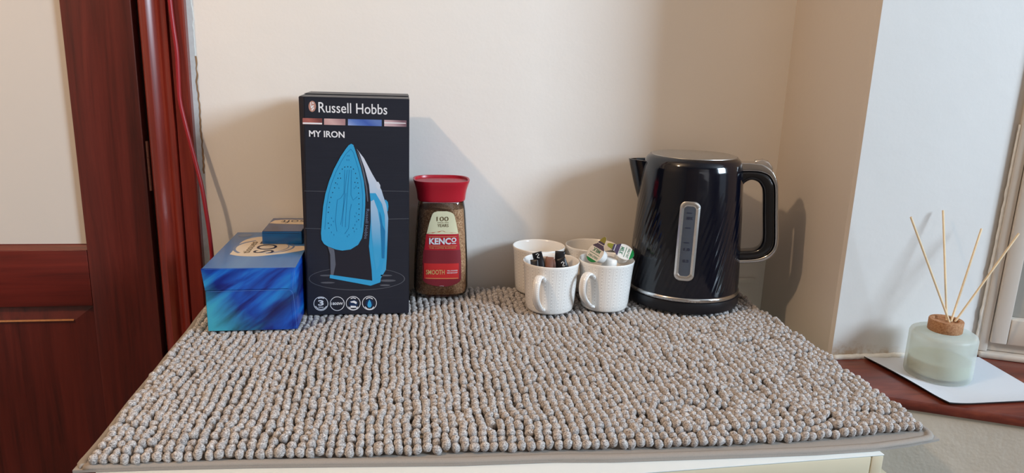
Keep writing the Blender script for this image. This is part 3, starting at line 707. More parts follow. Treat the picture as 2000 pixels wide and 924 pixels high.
# feature roundels
def roundel(cx, cy, r=14.3):
    n = 40; o_ = ellipse(cx, cy, r, r*.97, n); i_ = ellipse(cx, cy, r-1.1, (r-1.1)*.97, n)
    bm = bmesh.new(); ring_pts(bm, [F(*p) for p in o_+[o_[0]]], [F(*p) for p in i_+[i_[0]]], FN, 0, .0001); bmesh.ops.remove_doubles(bm, verts=bm.verts[:], dist=1e-6); bm_obj('roundel', bm, M['ink_white'], ib)
for cx, cy in ((626.8, 593.1), (658.7, 593.1), (689.9, 592.4), (721.6, 591.8)): roundel(cx, cy)
btext('3', 621.5, 632, 586, 597, 'ink_white', 0, .03); btext('1800W', 647, 670, 590.2, 595.8, 'ink_white', 0, .02)
art('roundel_mark', [stroke([(616, 598), (621, 603), (627, 604.5), (633, 603), (638, 598)], 1.5), stroke([(621, 582.6), (627, 581.5), (633, 582.6)], 1.8), stroke([(622, 600), (632, 600)], 1.2)], 'ink_white', 1)
art('roundel_mark', [ellipse(690.5, 593, 8.5, 7.5, 24)], 'ink_navy', 1)
art('roundel_mark', [[(684, 589), (692, 587), (697, 590), (696, 594), (690, 591), (686, 591)], [(685, 597), (695, 597.5), (697, 601), (684, 601)], stroke([(681, 599), (685, 604), (690, 605), (696, 604), (699, 599)], 1.6), stroke([(685, 583), (690, 581.5), (695, 583)], 1.6)], 'ink_white', 2)
art('roundel_mark', [ellipse(721.5, 592.5, 7.5, 8, 24)], 'ink_navy', 1)
art('roundel_mark', [[(721.5, 585), (724.5, 590), (726, 596), (724, 600.5), (719.5, 600.5), (717.5, 596), (718.8, 590)]], 'ink_cyan', 2)
art('roundel_mark', [stroke([(713, 599), (717, 603), (721.5, 604), (727, 603), (730, 599)], 1.6), stroke([(715, 584), (718, 582), (721.5, 581.3), (725, 582), (728, 584)], 1.6)], 'ink_white', 2)
# opened top flap crease
bm = bmesh.new(); box(bm, (BX0, BYB-.075, BH+.0011), (BX1, BYB, BH+.0016)); bmesh.ops.translate(bm, verts=bm.verts[:], vec=-OB); bm_obj('top_flap', bm, M['carton_black'], ib)

# ================================================================== TISSUE BOX AND PACKET
TY, TX0, TX1, TH, TYB = .9465, -.2662, -.1478, .0885, 1.152
tb = empty('tissue_box', (-.207, 1.05, 0), 0); tag(tb, 'large blue tissue box with closed end flaps, left of black carton', 'box')
OT = Vector((-.207, 1.05, 0))
def tbm(bm): bmesh.ops.translate(bm, verts=bm.verts[:], vec=-OT); return bm
bm = bmesh.new(); box(bm, (TX0+.001, TY+.0012, 0), (TX1, TYB, TH-.0006), .0012); bm_obj('carton', tbm(bm), M['tissue_front'], tb, 40)
bm = bmesh.new(); prism(bm, [(TX0+.002, .0005), (TX1-.0068, .0005), (TX1-.0085, .0575), (TX1-.0105, .0590), (TX0+.002, .0590)], lambda u, v, q: (u, q, v), TY+.0002, TY+.0011); bm_obj('lower_flap', tbm(bm), M['tissue_front'], tb)
bm = bmesh.new(); prism(bm, [(TX0-.0016, TH-.0002), (TX1-.0008, TH-.0002), (TX1-.0055, .082), (TX1-.008, .0600), (TX0+.0018, .0583)], lambda u, v, q: (u, q, v), TY-.0018, TY-.0008); bm_obj('upper_flap', tbm(bm), M['tissue_front'], tb)
bm = bmesh.new(); box(bm, (TX0-.0004, TY, TH-.0004), (TX1+.0002, TYB, TH), .0001); bm_obj('top_panel', tbm(bm), M['tissue_top'], tb)
TF = lambda u, v, q: Vector((u, v, TH+.0001+q)) - OT
def tz(px, py): p = at_z(px, py, TH); return (p.x, p.y)
M['worn_blue'] = plain('worn_pale_fold', (84, 132, 206), .5, var=.2, scale=300)
FT = lambda px, py: (lambda p: (p.x, p.z))(at_y(px, py, TY))
flat('worn_fold', [stroke([FT(404, 569), FT(480, 567), FT(566, 565.5), FT(570, 567.5), FT(572, 572)], .0003)], lambda u, v, q: Vector((u, TY-.0021-q, v)) - OT, M['worn_blue'], tb)
flat('worn_fold', [stroke([FT(576, 527), FT(573.5, 545), FT(571.5, 563)], .0003)], lambda u, v, q: Vector((u, TY-.0021-q, v)) - OT, M['worn_blue'], tb)
flat('worn_fold', [stroke([FT(573, 572), FT(577, 605), FT(580.5, 640)], .0003)], lambda u, v, q: Vector((u, TY-.0021-q, v)) - OT, M['worn_blue'], tb)
flat('worn_fold', [stroke([FT(400, 525.6), FT(480, 523.5), FT(575, 521.2)], .0003)], lambda u, v, q: Vector((u, TY-.0021-q, v)) - OT, M['worn_blue'], tb)
zc1 = lambda x, y: tz(440+x/7.106, 400+y/7.106)
cc = Vector(zc1(560, 590))
el = lambda rx, ry, n=48: [(cc.x+rx*cos(2*pi*k/n), cc.y+ry*sin(2*pi*k/n)) for k in range(n)]
flat('printed_oval', [[(p[0], p[1]) for p in crom([(*p, 0) for p in [zc1(60, 690), zc1(150, 590), zc1(240, 510), zc1(360, 465), zc1(520, 445), zc1(700, 455), zc1(830, 500), zc1(905, 570), zc1(1100, 575), zc1(1105, 625), zc1(900, 665), zc1(700, 690), zc1(450, 715), zc1(200, 712), zc1(60, 690)]], 4)[:-1]]], TF, M['ink_top_cream'], tb, 0, .0001)
def arc_band(rx, ry, a0, a1, wd, mat, nm, lay):
    pts = [(cc.x+rx*cos(radians(a0+(a1-a0)*k/30)), cc.y+ry*sin(radians(a0+(a1-a0)*k/30))) for k in range(31)]
    flat(nm, [stroke(pts, wd)], TF, M[mat], tb, .00012*lay, .0001)
arc_band(.040, .036, -80, 70, .003, 'ink_greyblue', 'printed_ring', 1); arc_band(.033, .032, -95, 80, .0016, 'ink_greyblue', 'printed_ring', 1)
arc_band(.043, .046, 120, 225, .004, 'ink_greyblue', 'printed_ring', 1)
# lettering reads away from the viewer: along +y, letter tops toward -x
def top_text(s, y0, y1, xb, xt, mat, bold=0.0):
    text('lettering', s, M[mat], tb, y1-y0, xb-xt, lambda u, v: Vector((xb-v, y0+u, TH+.00045)) - OT, bold)
s0 = zc1(540, 672); s1 = zc1(430, 470)
top_text('SOFT', s0[1], s0[1]+.094, cc.x+.0165, cc.x-.0125, 'ink_text_dark', .0)
top_text('tissues', s0[1]-.001, s0[1]+.066, cc.x-.0165, cc.x-.0265, 'ink_brown', .01)
p = zc1(275, 425); flat('printed_roundel', [ellipse(p[0], p[1], .0105, .0105, 24)], TF, M['ink_greyblue'], tb, 0, .0001)

PX0, PX1, PY0, PY1, PZ0, PZ1 = -.2138, -.1560, 1.0725, 1.166, TH+.0002, .1088
pk = empty('tissue_packet', ((PX0+PX1)/2, (PY0+PY1)/2, PZ0)); tag(pk, 'small flat blue tissue pack lying on the large tissue box', 'box')
OP = Vector(((PX0+PX1)/2, (PY0+PY1)/2, PZ0))
bm = bmesh.new(); box(bm, (PX0, PY0, PZ0), (PX1, PY1, PZ1-.0004), .0016); bmesh.ops.translate(bm, verts=bm.verts[:], vec=-OP); bm_obj('carton', bm, M['packet_front'], pk, 40)
bm = bmesh.new(); box(bm, (PX0+.0008, PY0+.0006, PZ1-.0006), (PX1-.0008, PY1-.0006, PZ1)); bmesh.ops.translate(bm, verts=bm.verts[:], vec=-OP); bm_obj('top_panel', bm, M['packet_top'], pk)
PF = lambda u, v, q: Vector((u, v, PZ1+.0001+q)) - OP
flat('printed_oval', [[(PX0+.001, 1.128), (PX0+.012, 1.124), (PX1-.001, 1.119), (PX1-.001, 1.152), (PX0+.018, 1.154), (PX0+.006, 1.148)]], PF, M['ink_top_cream'], pk)
text('lettering', 'soft', M['ink_text_dark'], pk, .036, .022, lambda u, v: Vector((PX1-.005-u, 1.150-v, PZ1+.0004)) - OP)
flat('seal_line', [[(PX0+.001, PZ1-.0026), (PX1-.004, PZ1-.0030), (PX1-.004, PZ1-.0034), (PX0+.001, PZ1-.0030)]], lambda u, v, q: Vector((u, PY0-.0001-q, v)) - OP, M['ink_navy'], pk)

# ================================================================== COFFEE JAR
JC = Vector((.0545, 1.108, 0)); NJ = 3.4
jar = empty('coffee_jar', JC); tag(jar, 'glass jar of instant coffee with red flared lid', 'jar')
def ja(z):
    return (np.interp(z, [0, .004, .012, .05, .10, .135, .146, .151], [.0375, .0415, .0432, .0425, .0402, .0378, .0362, .0350]),
            np.interp(z, [0, .004, .012, .05, .10, .135, .146, .151], [.0320, .0358, .0370, .0364, .0345, .0325, .0312, .0302]))
def sel(a, b, th, n=NJ):
    c, s = cos(th), sin(th); return (a*math.copysign(abs(c)**(2/n), c), b*math.copysign(abs(s)**(2/n), s))
def superloft(levels, inset=0.0, seg=64, caps=True, n=NJ):
    bm = bmesh.new(); rings = []
    for z, a, b in levels: rings.append([bm.verts.new((*sel(a-inset, b-inset, 2*pi*k/seg, n), z)) for k in range(seg)])
    for r1, r2 in zip(rings, rings[1:]):
        for k in range(seg): bm.faces.new((r1[k], r1[(k+1) % seg], r2[(k+1) % seg], r2[k]))
    if caps: bm.faces.new(rings[0][::-1]); bm.faces.new(rings[-1])
    return bm
lev = [(z, *ja(z)) for z in np.linspace(0, .151, 40)]
bm_obj('glass_body', superloft(lev), M['jar_glass'], jar, 50)
lev = [(z, *ja(z)) for z in np.linspace(.0045, .1405, 30)]
bm_obj('coffee_granules', superloft(lev, .0026), M['coffee'], jar, 50)
lz = [.1525, .1535, .156, .162, .170, .178, .1835, .1850, .1852]; la = [.0362, .0372, .0376, .0382, .0396, .0420, .0440, .0440, .0432]; lb = [.0312, .0322, .0326, .0332, .0346, .0370, .0390, .0390, .0382]
bm = superloft(list(zip(lz, la, lb)), 0, 64, False, 3.0)
ring = [v for v in bm.verts][-64:]; inner_ = [bm.verts.new((v.co.x*.95, v.co.y*.95, .1846)) for v in ring]; floor_ = [bm.verts.new((v.co.x*.93, v.co.y*.93, .1815)) for v in ring]
for k in range(64):
    k2 = (k+1) % 64; bm.faces.new((ring[k], ring[k2], inner_[k2], inner_[k])); bm.faces.new((inner_[k], inner_[k2], floor_[k2], floor_[k]))
bm.faces.new(floor_); bot_ = [v for v in bm.verts][:64]; bm.faces.new(bot_[::-1])
bm_obj('lid', bm, M['lid_red'], jar, 40)
def jf(u, z, off):
    a, b = ja(z); q = min(.999, abs(u)/a); return Vector((u, -(b*(1-q**NJ)**(1/NJ)) - off, z))
JP = lambda px, py: (lambda p: (p.x-JC.x, p.z))(at_y(px, py, JC.y-.0345))
def jpx(x, y): return JP(820+x/5.433, 400+y/5.433)
def jlabel(name, rows, mat, off):
    """rows: (y, xl, xr) in the measured frame, top to bottom"""
    bm = bmesh.new(); R_ = []
    ys = [r[0] for r in rows]; n = max(6, int((ys[-1]-ys[0])/12))
    for k in range(n+1):
        y = ys[0]+(ys[-1]-ys[0])*k/n; xl = np.interp(y, ys, [r[1] for r in rows]); xr = np.interp(y, ys, [r[2] for r in rows])
        R_.append([bm.verts.new(jf(*jpx(xl+(xr-xl)*i/16, y), off)) for i in range(17)])
    for r1, r2 in zip(R_, R_[1:]):
        for i in range(16): bm.faces.new((r1[i], r2[i], r2[i+1], r1[i+1]))
    return bm_obj(name, bm, M[mat], jar, 180)
jlabel('label', [(312, 68, 412), (400, 58, 420), (500, 36, 434), (600, 30, 440), (790, 30, 440), (820, 48, 420), (845, 100, 370), (862, 200, 290)], 'ink_maroon', .0004)
jlabel('label_panel', [(312, 68, 412), (400, 58, 420), (480, 50, 424)], 'ink_red', .0006)
jlabel('label_panel', [(72, 190, 290), (80, 155, 325), (95, 140, 350), (110, 130, 366), (200, 100, 388), (312, 72, 410)], 'ink_cream', .0005)
def poly_wrap(name, pts, mat, off):
    bm = bmesh.new(); vs_ = [bm.verts.new(jf(*jpx(*p), off)) for p in pts]; bm.faces.new(vs_); bmesh.ops.triangulate(bm, faces=bm.faces[:]); return bm_obj(name, bm, M[mat], jar)
poly_wrap('label_hills', [(72, 314), (85, 305), (110, 298), (140, 302), (175, 288), (205, 292), (240, 276), (262, 288), (300, 296), (340, 300), (375, 296), (411, 312)], 'ink_orange', .0007)
jlabel('label_panel', [(620, 44, 414), (785, 44, 414)], 'ink_red_bright', .0007)
jlabel('label_line', [(336, 95, 390), (340, 95, 390)], 'ink_gold', .0009); jlabel('label_line', [(434, 95, 395), (438, 95, 395)], 'ink_gold', .0009); jlabel('label_line', [(774, 60, 405), (779, 60, 405)], 'ink_gold', .0009)
def jtext(s, x0, x1, yt, yb, mat, bold=0.0):
    a = jpx(x0, yb); b = jpx(x1, yt); text('lettering', s, M[mat], jar, b[0]-a[0], b[1]-a[1], lambda u, v: jf(a[0]+u, a[1]+v, .0011), bold)
jtext('KENC', 98, 330, 350, 420, 'ink_white', .035); jtext('O', 334, 388, 348, 398, 'ink_white', .035); jlabel('label_line', [(406, 338, 384), (414, 338, 384)], 'ink_white', .0009)
jtext('100', 180, 306, 128, 174, 'ink_brown', .0); jtext('YEARS', 188, 306, 205, 236, 'ink_brown', .0)
jtext('SINCE 1923', 190, 304, 184, 196, 'ink_brown'); jtext('THE COFFEE BUSINESS', 98, 382, 448, 464, 'ink_gold')
jtext('SMOOTH', 65, 262, 685, 736, 'ink_gold', .01); jtext('WELL ROUNDED', 288, 400, 688, 702, 'ink_white', .01); jtext('MEDIUM ROAST', 288, 400, 711, 724, 'ink_white', .01)
jtext('100g', 210, 252, 852, 860, 'ink_white')

# ================================================================== MUGS
def mug_meshes():
    prof = [(0, .0035), (.030, .0030), (.0325, .0002), (.0345, .0002), (.0362, .003), (.0374, .010), (.0388, .03), (.0403, .052), (.0418, .068), (.0428, .0735), (.0430, .0748), (.0424, .0756), (.0416, .0752), (.0410, .072), (.0398, .06), (.0380, .03), (.0368, .012), (.034, .0065), (0, .0055)]
    bm = bmesh.new(); lathe(bm, prof, 72); return bm
def build_mug(loc, rz, label):
    r = empty('mug', loc, rz); tag(r, label, 'mug', 'white patterned china mugs')
    b = bm_obj('cup', mug_meshes(), M['mug'], r, 60)
    pth = crom([(.0385, 0, .0535), (.0465, 0, .0605), (.0560, 0, .0625), (.0640, 0, .0565), (.0670, 0, .0455), (.0655, 0, .0350), (.0600, 0, .0255), (.0530, 0, .0185), (.0455, 0, .0120), (.0372, 0, .0075)], 5)
    bm = bmesh.new(); sweep(bm, pth, lambda q: .0058+.0016*abs(q-.5), lambda q: .0027+.001*abs(q-.5), (0, 1, 0), 12); bm_obj('handle', bm, M['mug'], r, 60)
    return r
m1 = build_mug((.2175, 1.0185, 0), radians(-90-30), 'front left patterned mug filled with coffee sachets')
def copy_tree(o, parent=None):
    c = o.copy(); COL.objects.link(c); c.parent = parent
    for ch in [q for q in o.children]: copy_tree(ch, c)
    return c
for loc, rz, lab in [((.3055, 1.0235, 0), radians(-90-46), 'front right patterned mug filled with milk pots'),
                     ((.2150, 1.1090, 0), radians(35), 'empty patterned mug behind the mug of sachets'),
                     ((.3045, 1.1130, 0), radians(215), 'empty patterned mug behind the mug of milk pots')]:
    c = copy_tree(m1); c.location = loc; c.rotation_euler = (0, 0, rz); c['label'] = lab
M1, M2 = Vector((.2175, 1.0185, 0)), Vector((.3055, 1.0235, 0))

# sachets standing in the left mug
def sachet(name, centre, w_, h_, axis_up, facing, mat, label, bend=0.0, mark=True, tip=None):
    """flat crimped stick pack; axis_up = long direction, facing = front normal; centre = its top end"""
    u = Vector(axis_up).normalized(); f = Vector(facing); f = (f - u*f.dot(u)).normalized(); s = u.cross(f)
    r = empty(name, centre); tag(r, label, 'sachet', 'coffee and sugar sachets in the mug')
    bm = bmesh.new(); nu, nv = 8, 14; T, B = {}, {}
    for i in range(nu+1):
        for j in range(nv+1):
            a = (i/nu-.5)*w_; b = -h_*j/nv
            puff = .0022*(1-(2*i/nu-1)**2)*min(1, j/3)*min(1, (nv-j)/3)+.0003
            bd = bend*max(0, 1-j/6)**2
            base = s*a + u*(b - abs(bd)*.6) + f*bd
            T[i, j] = bm.verts.new(base+f*puff); B[i, j] = bm.verts.new(base-f*puff)
    for i in range(nu):
        for j in range(nv):
            bm.faces.new((T[i, j], T[i+1, j], T[i+1, j+1], T[i, j+1])); bm.faces.new((B[i, j], B[i, j+1], B[i+1, j+1], B[i+1, j]))
    for i in range(nu):
        for j in (0, nv): bm.faces.new((T[i, j], B[i, j], B[i+1, j], T[i+1, j]))
    for j in range(nv):
        for i in (0, nu): bm.faces.new((T[i, j], B[i, j], B[i, j+1], T[i, j+1]))
    bm_obj('pouch', bm, M[mat], r, 180)
    if mark:
        fn = lambda a, b, q: s*a + u*b + f*(.0030+q+bend*max(0, 1+b/h_*14/6)**2)
        flat('printed_mark', [stroke([(-.0022, -.0070), (.0008, -.0058), (.0024, -.0080), (0, -.0100), (-.0012, -.0120), (.0020, -.0132)], .0011)], fn, M['ink_lidwhite'], r, 0, .0001)
    return r
tc = Vector((-.21, -1.0, .30)).normalized()
S = lambda px, py, dy=0.0: at_y(px, py-7, M1.y+dy)
RTc = RT
sachet('coffee_sachet', S(1047, 494, .004), .0150, .055, RTc*-.26+Vector((0, .10, 1)), tc, 'sachet_black', 'black sachet at the left of the front mug, top curled over', .006)
sachet('coffee_sachet', S(1043, 514, -.006), .0120, .036, RTc*-.12+Vector((0, .15, 1)), tc+RTc*-.3, 'sachet_black', 'short black sachet tucked lowest at the left of the mug', 0, False)
sachet('sugar_sachet', S(1062, 508, .006), .0130, .048, RTc*-.1+Vector((0, .2, 1)), tc, 'sachet_tan', 'pale tan sachet beside the left black sachet', 0, False)
sachet('sugar_sachet', S(1074, 509, -.002), .0125, .048, RTc*.05+Vector((0, .12, 1)), tc, 'sachet_brown', 'brown sachet standing in the middle of the mug', 0, False)
sachet('sugar_sachet', S(1083, 513, .009), .0100, .048, RTc*.12+Vector((0, .1, 1)), tc+RTc*.2, 'sachet_brown', 'brown sachet between the middle and right black sachets', 0, False)
sachet('coffee_sachet', S(1094, 497.5, .008), .0150, .055, RTc*.02+Vector((0, .05, 1)), tc, 'sachet_black', 'square-topped black sachet at the right of the mug', 0, False)
sachet('coffee_sachet', S(1095, 511, -.008), .0135, .046, RTc*-.40+Vector((0, .08, 1)), tc, 'sachet_black', 'black sachet with pale mark in front at the right of the mug', 0, True)

# milk pots in the right mug
def lid_outline(r=.0158, tipl=.0285, n=28):
    pts = []
    for k in range(n+1):
        a = radians(60 - 300*k/n); pts.append((r*cos(a), r*sin(a)))
    return pts + [(-.0045, tipl-.0035), (-.0025, tipl-.0008), (0, tipl), (.0025, tipl-.0008), (.0045, tipl-.0035)]
def clip_band(y0, y1):
    """part of the lid outline between two heights"""
    out = lid_outline(); n = len(out); res = []
    for i in range(n):
        p, q = out[i], out[(i+1) % n]
        if y0 <= p[1] <= y1: res.append(p)
        for yy in ((y0, y1) if p[1] < q[1] else (y1, y0)):
            if (p[1]-yy)*(q[1]-yy) < 0: t = (yy-p[1])/(q[1]-p[1]); res.append((p[0]+(q[0]-p[0])*t, yy))
    return [(x*.985, y) for x, y in res]
def milk_pot(centre, tip, normal, label, printed=True):
    n_ = Vector(normal).normalized(); t_ = Vector(tip); t_ = (t_ - n_*t_.dot(n_)).normalized(); s_ = t_.cross(n_)
    mw = Matrix((s_, t_, n_)).transposed().to_4x4(); mw.translation = centre
    r = empty('milk_pot', (0, 0, 0)); r.matrix_world = mw; tag(r, label, 'milk pot', 'milk pots in the right mug')
    bm = bmesh.new(); lathe(bm, [(0, -.0190), (.0086, -.0190), (.0100, -.0180), (.0108, -.0120), (.0122, -.0040), (.0132, -.0012), (.0153, -.0008), (.0153, -.0003), (0, -.0003)], 36); bm_obj('cup', bm, M['pod_white'], r, 50)
    if printed:
        I = lambda u, v, q: (u, v, q)
        flat('lid', [lid_outline()], I, M['ink_lidwhite'], r, 0, .0003)
        flat('lid_print', [clip_band(-.0156, -.0105)], I, M['ink_green'], r, .0004, .0001)
        flat('lid_print', [clip_band(.0082, .0150)], I, M['ink_purple'], r, .0004, .0001)
        flat('lid_print', [clip_band(.0160, .0190)], I, M['ink_purple'], r, .0004, .0001)
        flat('lid_print', [clip_band(.0190, .0282)], I, M['ink_olive'], r, .0004, .0001)
        text('lettering', 'MILK', M['ink_green_text'], r, .0165, .0062, lambda u, v: Vector((.0082-u, .0072-v, .0006)), .03)
        text('lettering', 'HALF FAT', M['ink_green_text'], r, .0205, .0040, lambda u, v: Vector((.0102-u, -.0045-v, .0006)), .02)
        flat('lid_print', [[(-.011, -.0012), (.011, -.0012), (.011, -.0022), (-.011, -.0022)]], I, M['ink_green_text'], r, .0004, .0001)
    return r
vd = (M2+Vector((0, 0, .075)) - CAM).normalized(); vr = RT; vu = RT.cross(vd).normalized()
milk_pot(at_y(1163, 494, M2.y-.012), vr*.58+vu*.81, -vd*.72+(vr*-.81+vu*.58)*.69, 'milk pot leaning left with tab up, green end on the mug rim')
milk_pot(at_y(1219, 492, M2.y-.004), vr*-.88+vu*.47, -vd*.72+(vr*.47+vu*.88)*.66, 'milk pot leaning right toward the kettle, green end out')
milk_pot(at_y(1188, 526, M2.y-.002), vr*.5+Vector((0, -.2, 0)), -(vr*.15+Vector((0, -.10, 1))), 'upturned plain white milk pot between the two labelled pots', False)

# ================================================================== KETTLE
KC = Vector((.4450, 1.0560, 0)); KR = -radians(22.9)
kb = empty('power_stand', KC, KR); tag(kb, 'round black power stand that the kettle sits on', 'stand')
bm = bmesh.new(); lathe(bm, [(0, .0004), (.0850, .0004), (.0885, .002), (.0895, .006), (.0895, .0150), (.0888, .0185), (.0870, .0196), (0, .0196)], 96); bm_obj('base_plate', bm, M['black_matt'], kb, 40)
kt = empty('kettle', KC+Vector((0, 0, .0198)), KR); tag(kt, 'black ridged electric kettle with chrome-edged handle', 'kettle')
KZ = -.0198
def kr(z): return np.interp(z, [.0198, .026, .03, .06, .10, .15, .19, .206, .216, .224, .229, .2318, .2330], [.0872, .0876, .0874, .0862, .0843, .0814, .0788, .0776, .0764, .0744, .0718, .0690, .0650])
kn = Vector((sin(radians(22.9))*-1, -cos(radians(22.9)), 0))
def K(px, py): 
    p = at_plane(px, py, KC, kn); d = p-KC; return (d.x*cos(-KR)-d.y*sin(-KR), p.z)
GZ0, GZ1 = K(1338, 518)[1], K(1350, 378)[1]
TW = -.62
bm = bmesh.new(); seg_, zl = 640, np.concatenate([np.linspace(.0198, .0275, 4), np.linspace(.0285, .206, 84), np.linspace(.208, .2330, 16)])
rings = []
for z in zl:
    fade = np.clip((z-.031)/.006, 0, 1)*np.clip((.190-z)/.055, 0, 1)
    row = []
    for k in range(seg_):
        th = 2*pi*k/seg_; ph = 64*(th/(2*pi)) + 64*(z-.03)*TW
        q = ph - math.floor(ph); ridge = .5+.5*cos(2*pi*q)
        amp = .7+.3*sin(th*5+z*60+1.3*sin(th*3))
        r = kr(z) + fade*.00042*amp*(ridge-.5)
        row.append(bm.verts.new((r*cos(th), r*sin(th), z+KZ)))
    rings.append(row)
for a, b in zip(rings, rings[1:]):
    for k in range(seg_): bm.faces.new((a[k], a[(k+1) % seg_], b[(k+1) % seg_], b[k]))
bm.faces.new(rings[0][::-1]); bm.faces.new(rings[-1])
bm_obj('body', bm, M['kettle'], kt, 180)
bm = bmesh.new(); lathe(bm, [(.0860, .0200+KZ), (.0885, .0202+KZ), (.0892, .0225+KZ), (.0888, .0250+KZ), (.0872, .0262+KZ)], 96); bm_obj('chrome_ring', bm, M['chrome'], kt, 60)
bm = bmesh.new(); lathe(bm, [(.0655, .2325+KZ), (.0650, .2345+KZ), (.0630, .2352+KZ), (0, .2358+KZ)], 96); bm_obj('lid', bm, M['steel'], kt, 40)
bm = bmesh.new(); lathe(bm, [(.0690, .2316+KZ), (.0672, .2336+KZ), (.0656, .2340+KZ), (.0652, .2330+KZ)], 96); bm_obj('lid_rim', bm, M['black_gloss'], kt, 60)
# spout
sp_top = K(1228, 309); sp_low = K(1247, 400)
bm = bmesh.new(); rings = []; NS = 14
for k in range(13):
    t = k/12; z = sp_low[1] + (sp_top[1]-sp_low[1])*t
    xo = (sp_low[0]+.004) + (sp_top[0]-sp_low[0]-.004)*(t**.75); rb = float(kr(z)); hw = .006+.026*t**.8
    row = []
    xi = -sqrt(max(0, rb**2-hw**2)) + .010
    for i in range(NS+1):
        s_ = -1+2*i/NS; x = xo + (xi-xo)*abs(s_)**1.6; row.append(bm.verts.new((x, hw*s_, z+KZ)))
    rings.append(row)
for a, b in zip(rings, rings[1:]):
    for i in range(NS): bm.faces.new((a[i], a[i+1], b[i+1], b[i]))
# spout mouth: lip and dark throat
lipr = [bm.verts.new((v.co.x*.93-.003 if False else v.co.x+.003, v.co.y*.88, v.co.z)) for v in rings[-1]]; thr = [bm.verts.new((v.co.x+.012, v.co.y*.6, v.co.z-.014)) for v in rings[-1]]
for i in range(NS):
    bm.faces.new((rings[-1][i], rings[-1][i+1], lipr[i+1], lipr[i])); bm.faces.new((lipr[i], lipr[i+1], thr[i+1], thr[i]))
bm.faces.new(thr); bm.faces.new(rings[0])
bm_obj('spout', bm, M['kettle'], kt, 50)
# handle: chrome outer band over a black grip
def path2(pts, n=7): return [(p.x, p.y) for p in crom([(a, b, 0) for a, b in pts], n)]
o_px = [(1430, 316), (1452, 316), (1472, 317), (1490, 320), (1506, 330), (1515, 345), (1519, 365), (1519, 420), (1519, 465), (1516, 483), (1506, 498), (1490, 507), (1468, 510), (1430, 511)]
m_px = [(1430, 333), (1452, 333), (1470, 333), (1486, 335), (1500, 341), (1508, 352), (1512, 368), (1512, 420), (1512, 464), (1509, 480), (1501, 491), (1487, 499), (1466, 503), (1430, 504)]
i_px = [(1430, 356), (1446, 363), (1455, 355), (1466, 350), (1478, 353), (1485, 361), (1489, 375), (1489, 420), (1489, 460), (1486, 474), (1480, 482), (1470, 486), (1456, 487), (1430, 488)]
conv = lambda L_: path2([K(*p) for p in L_])
O_, M_, I_ = conv(o_px), conv(m_px), conv(i_px)
hf = lambda u, v, q: (u, q, v+KZ)
bm = bmesh.new(); ring_pts(bm, O_, M_, hf, -.0125, .0125, .0022, 4); bm_obj('handle_trim', bm, M['chrome'], kt, 40)
bm = bmesh.new(); ring_pts(bm, M_, I_, hf, -.0132, .0132, .0050, 4); bm_obj('handle_grip', bm, M['black_gloss'], kt, 40)
sw = [K(*p) for p in [(1473, 317), (1475, 313), (1490, 311), (1501, 315), (1508, 325), (1509, 333), (1500, 327), (1488, 321)]]
bm = bmesh.new(); prism(bm, sw, lambda u, v, q: (u, q, v+KZ), -.008, .008, .0012); bm_obj('switch_lever', bm, M['clear'], kt, 60)
# water gauge on the front, following the body's slope
gzc = (GZ0+GZ1)/2; gh = GZ1-GZ0; slope = (kr(GZ1)-kr(GZ0))/(GZ1-GZ0); gx_ = K(1344, 448)[0]
tilt = K(1351, 380)[0]-K(1337, 518)[0]
def gfn(u, v, q):
    z = gzc+v; th = -pi/2 + (gx_+u+tilt*(v/gh)*.45)/kr(z); r = kr(z)+q; return (r*cos(th), r*sin(th), z+KZ)
o_ = rrect(.0290, gh+.002, .0095, 8); i_ = rrect(.0170, gh-.012, .0055, 8)
bm = bmesh.new(); mid = [((a[0]+b[0])/2, (a[1]+b[1])/2) for a, b in zip(o_, i_)]
n = len(o_); A = [bm.verts.new(gfn(*p, -.001)) for p in o_]; A2 = [bm.verts.new(gfn(*p, .0018)) for p in o_]; Mv = [bm.verts.new(gfn(*p, .0032)) for p in mid]; Iv = [bm.verts.new(gfn(*p, .0014)) for p in i_]; Jv = [bm.verts.new(gfn(*p, -.001)) for p in i_]
for R1, R2 in ((A, A2), (A2, Mv), (Mv, Iv), (Iv, Jv)):
    for k in range(n): bm.faces.new((R1[k], R1[(k+1) % n], R2[(k+1) % n], R2[k]))
bm_obj('gauge_frame', bm, M['chrome_soft'], kt, 50)
bm = bmesh.new(); hw = .0088; nn = 20; rows = []
for j in range(nn+1):
    v = -(gh-.011)/2+(gh-.011)*j/nn; rows.append([bm.verts.new(gfn(-hw+2*hw*i/6, v, .0012)) for i in range(7)])
for r1, r2 in zip(rows, rows[1:]):
    for i in range(6): bm.faces.new((r1[i], r1[i+1], r2[i+1], r2[i]))
gw = bm_obj('gauge_window', bm, M['gauge'], kt, 180)
for s_, v in (('MAX', gh*.28), ('1.0', -gh*.12), ('0.5', -gh*.27)):
    text('gauge_mark', s_, M['gauge_mark'], gw, .0085, .0045, lambda u, w_, v=v: gfn(-.0035+u, v+w_, .0015), .03)
for v in (gh*.36, gh*.17, -gh*.02): flat('gauge_mark', [[(-.004, v), (.003, v), (.003, v+.0012), (-.004, v+.0012)]], lambda a, b, q: gfn(a, b, .0015+q), M['gauge_mark'], gw, 0, .0001)

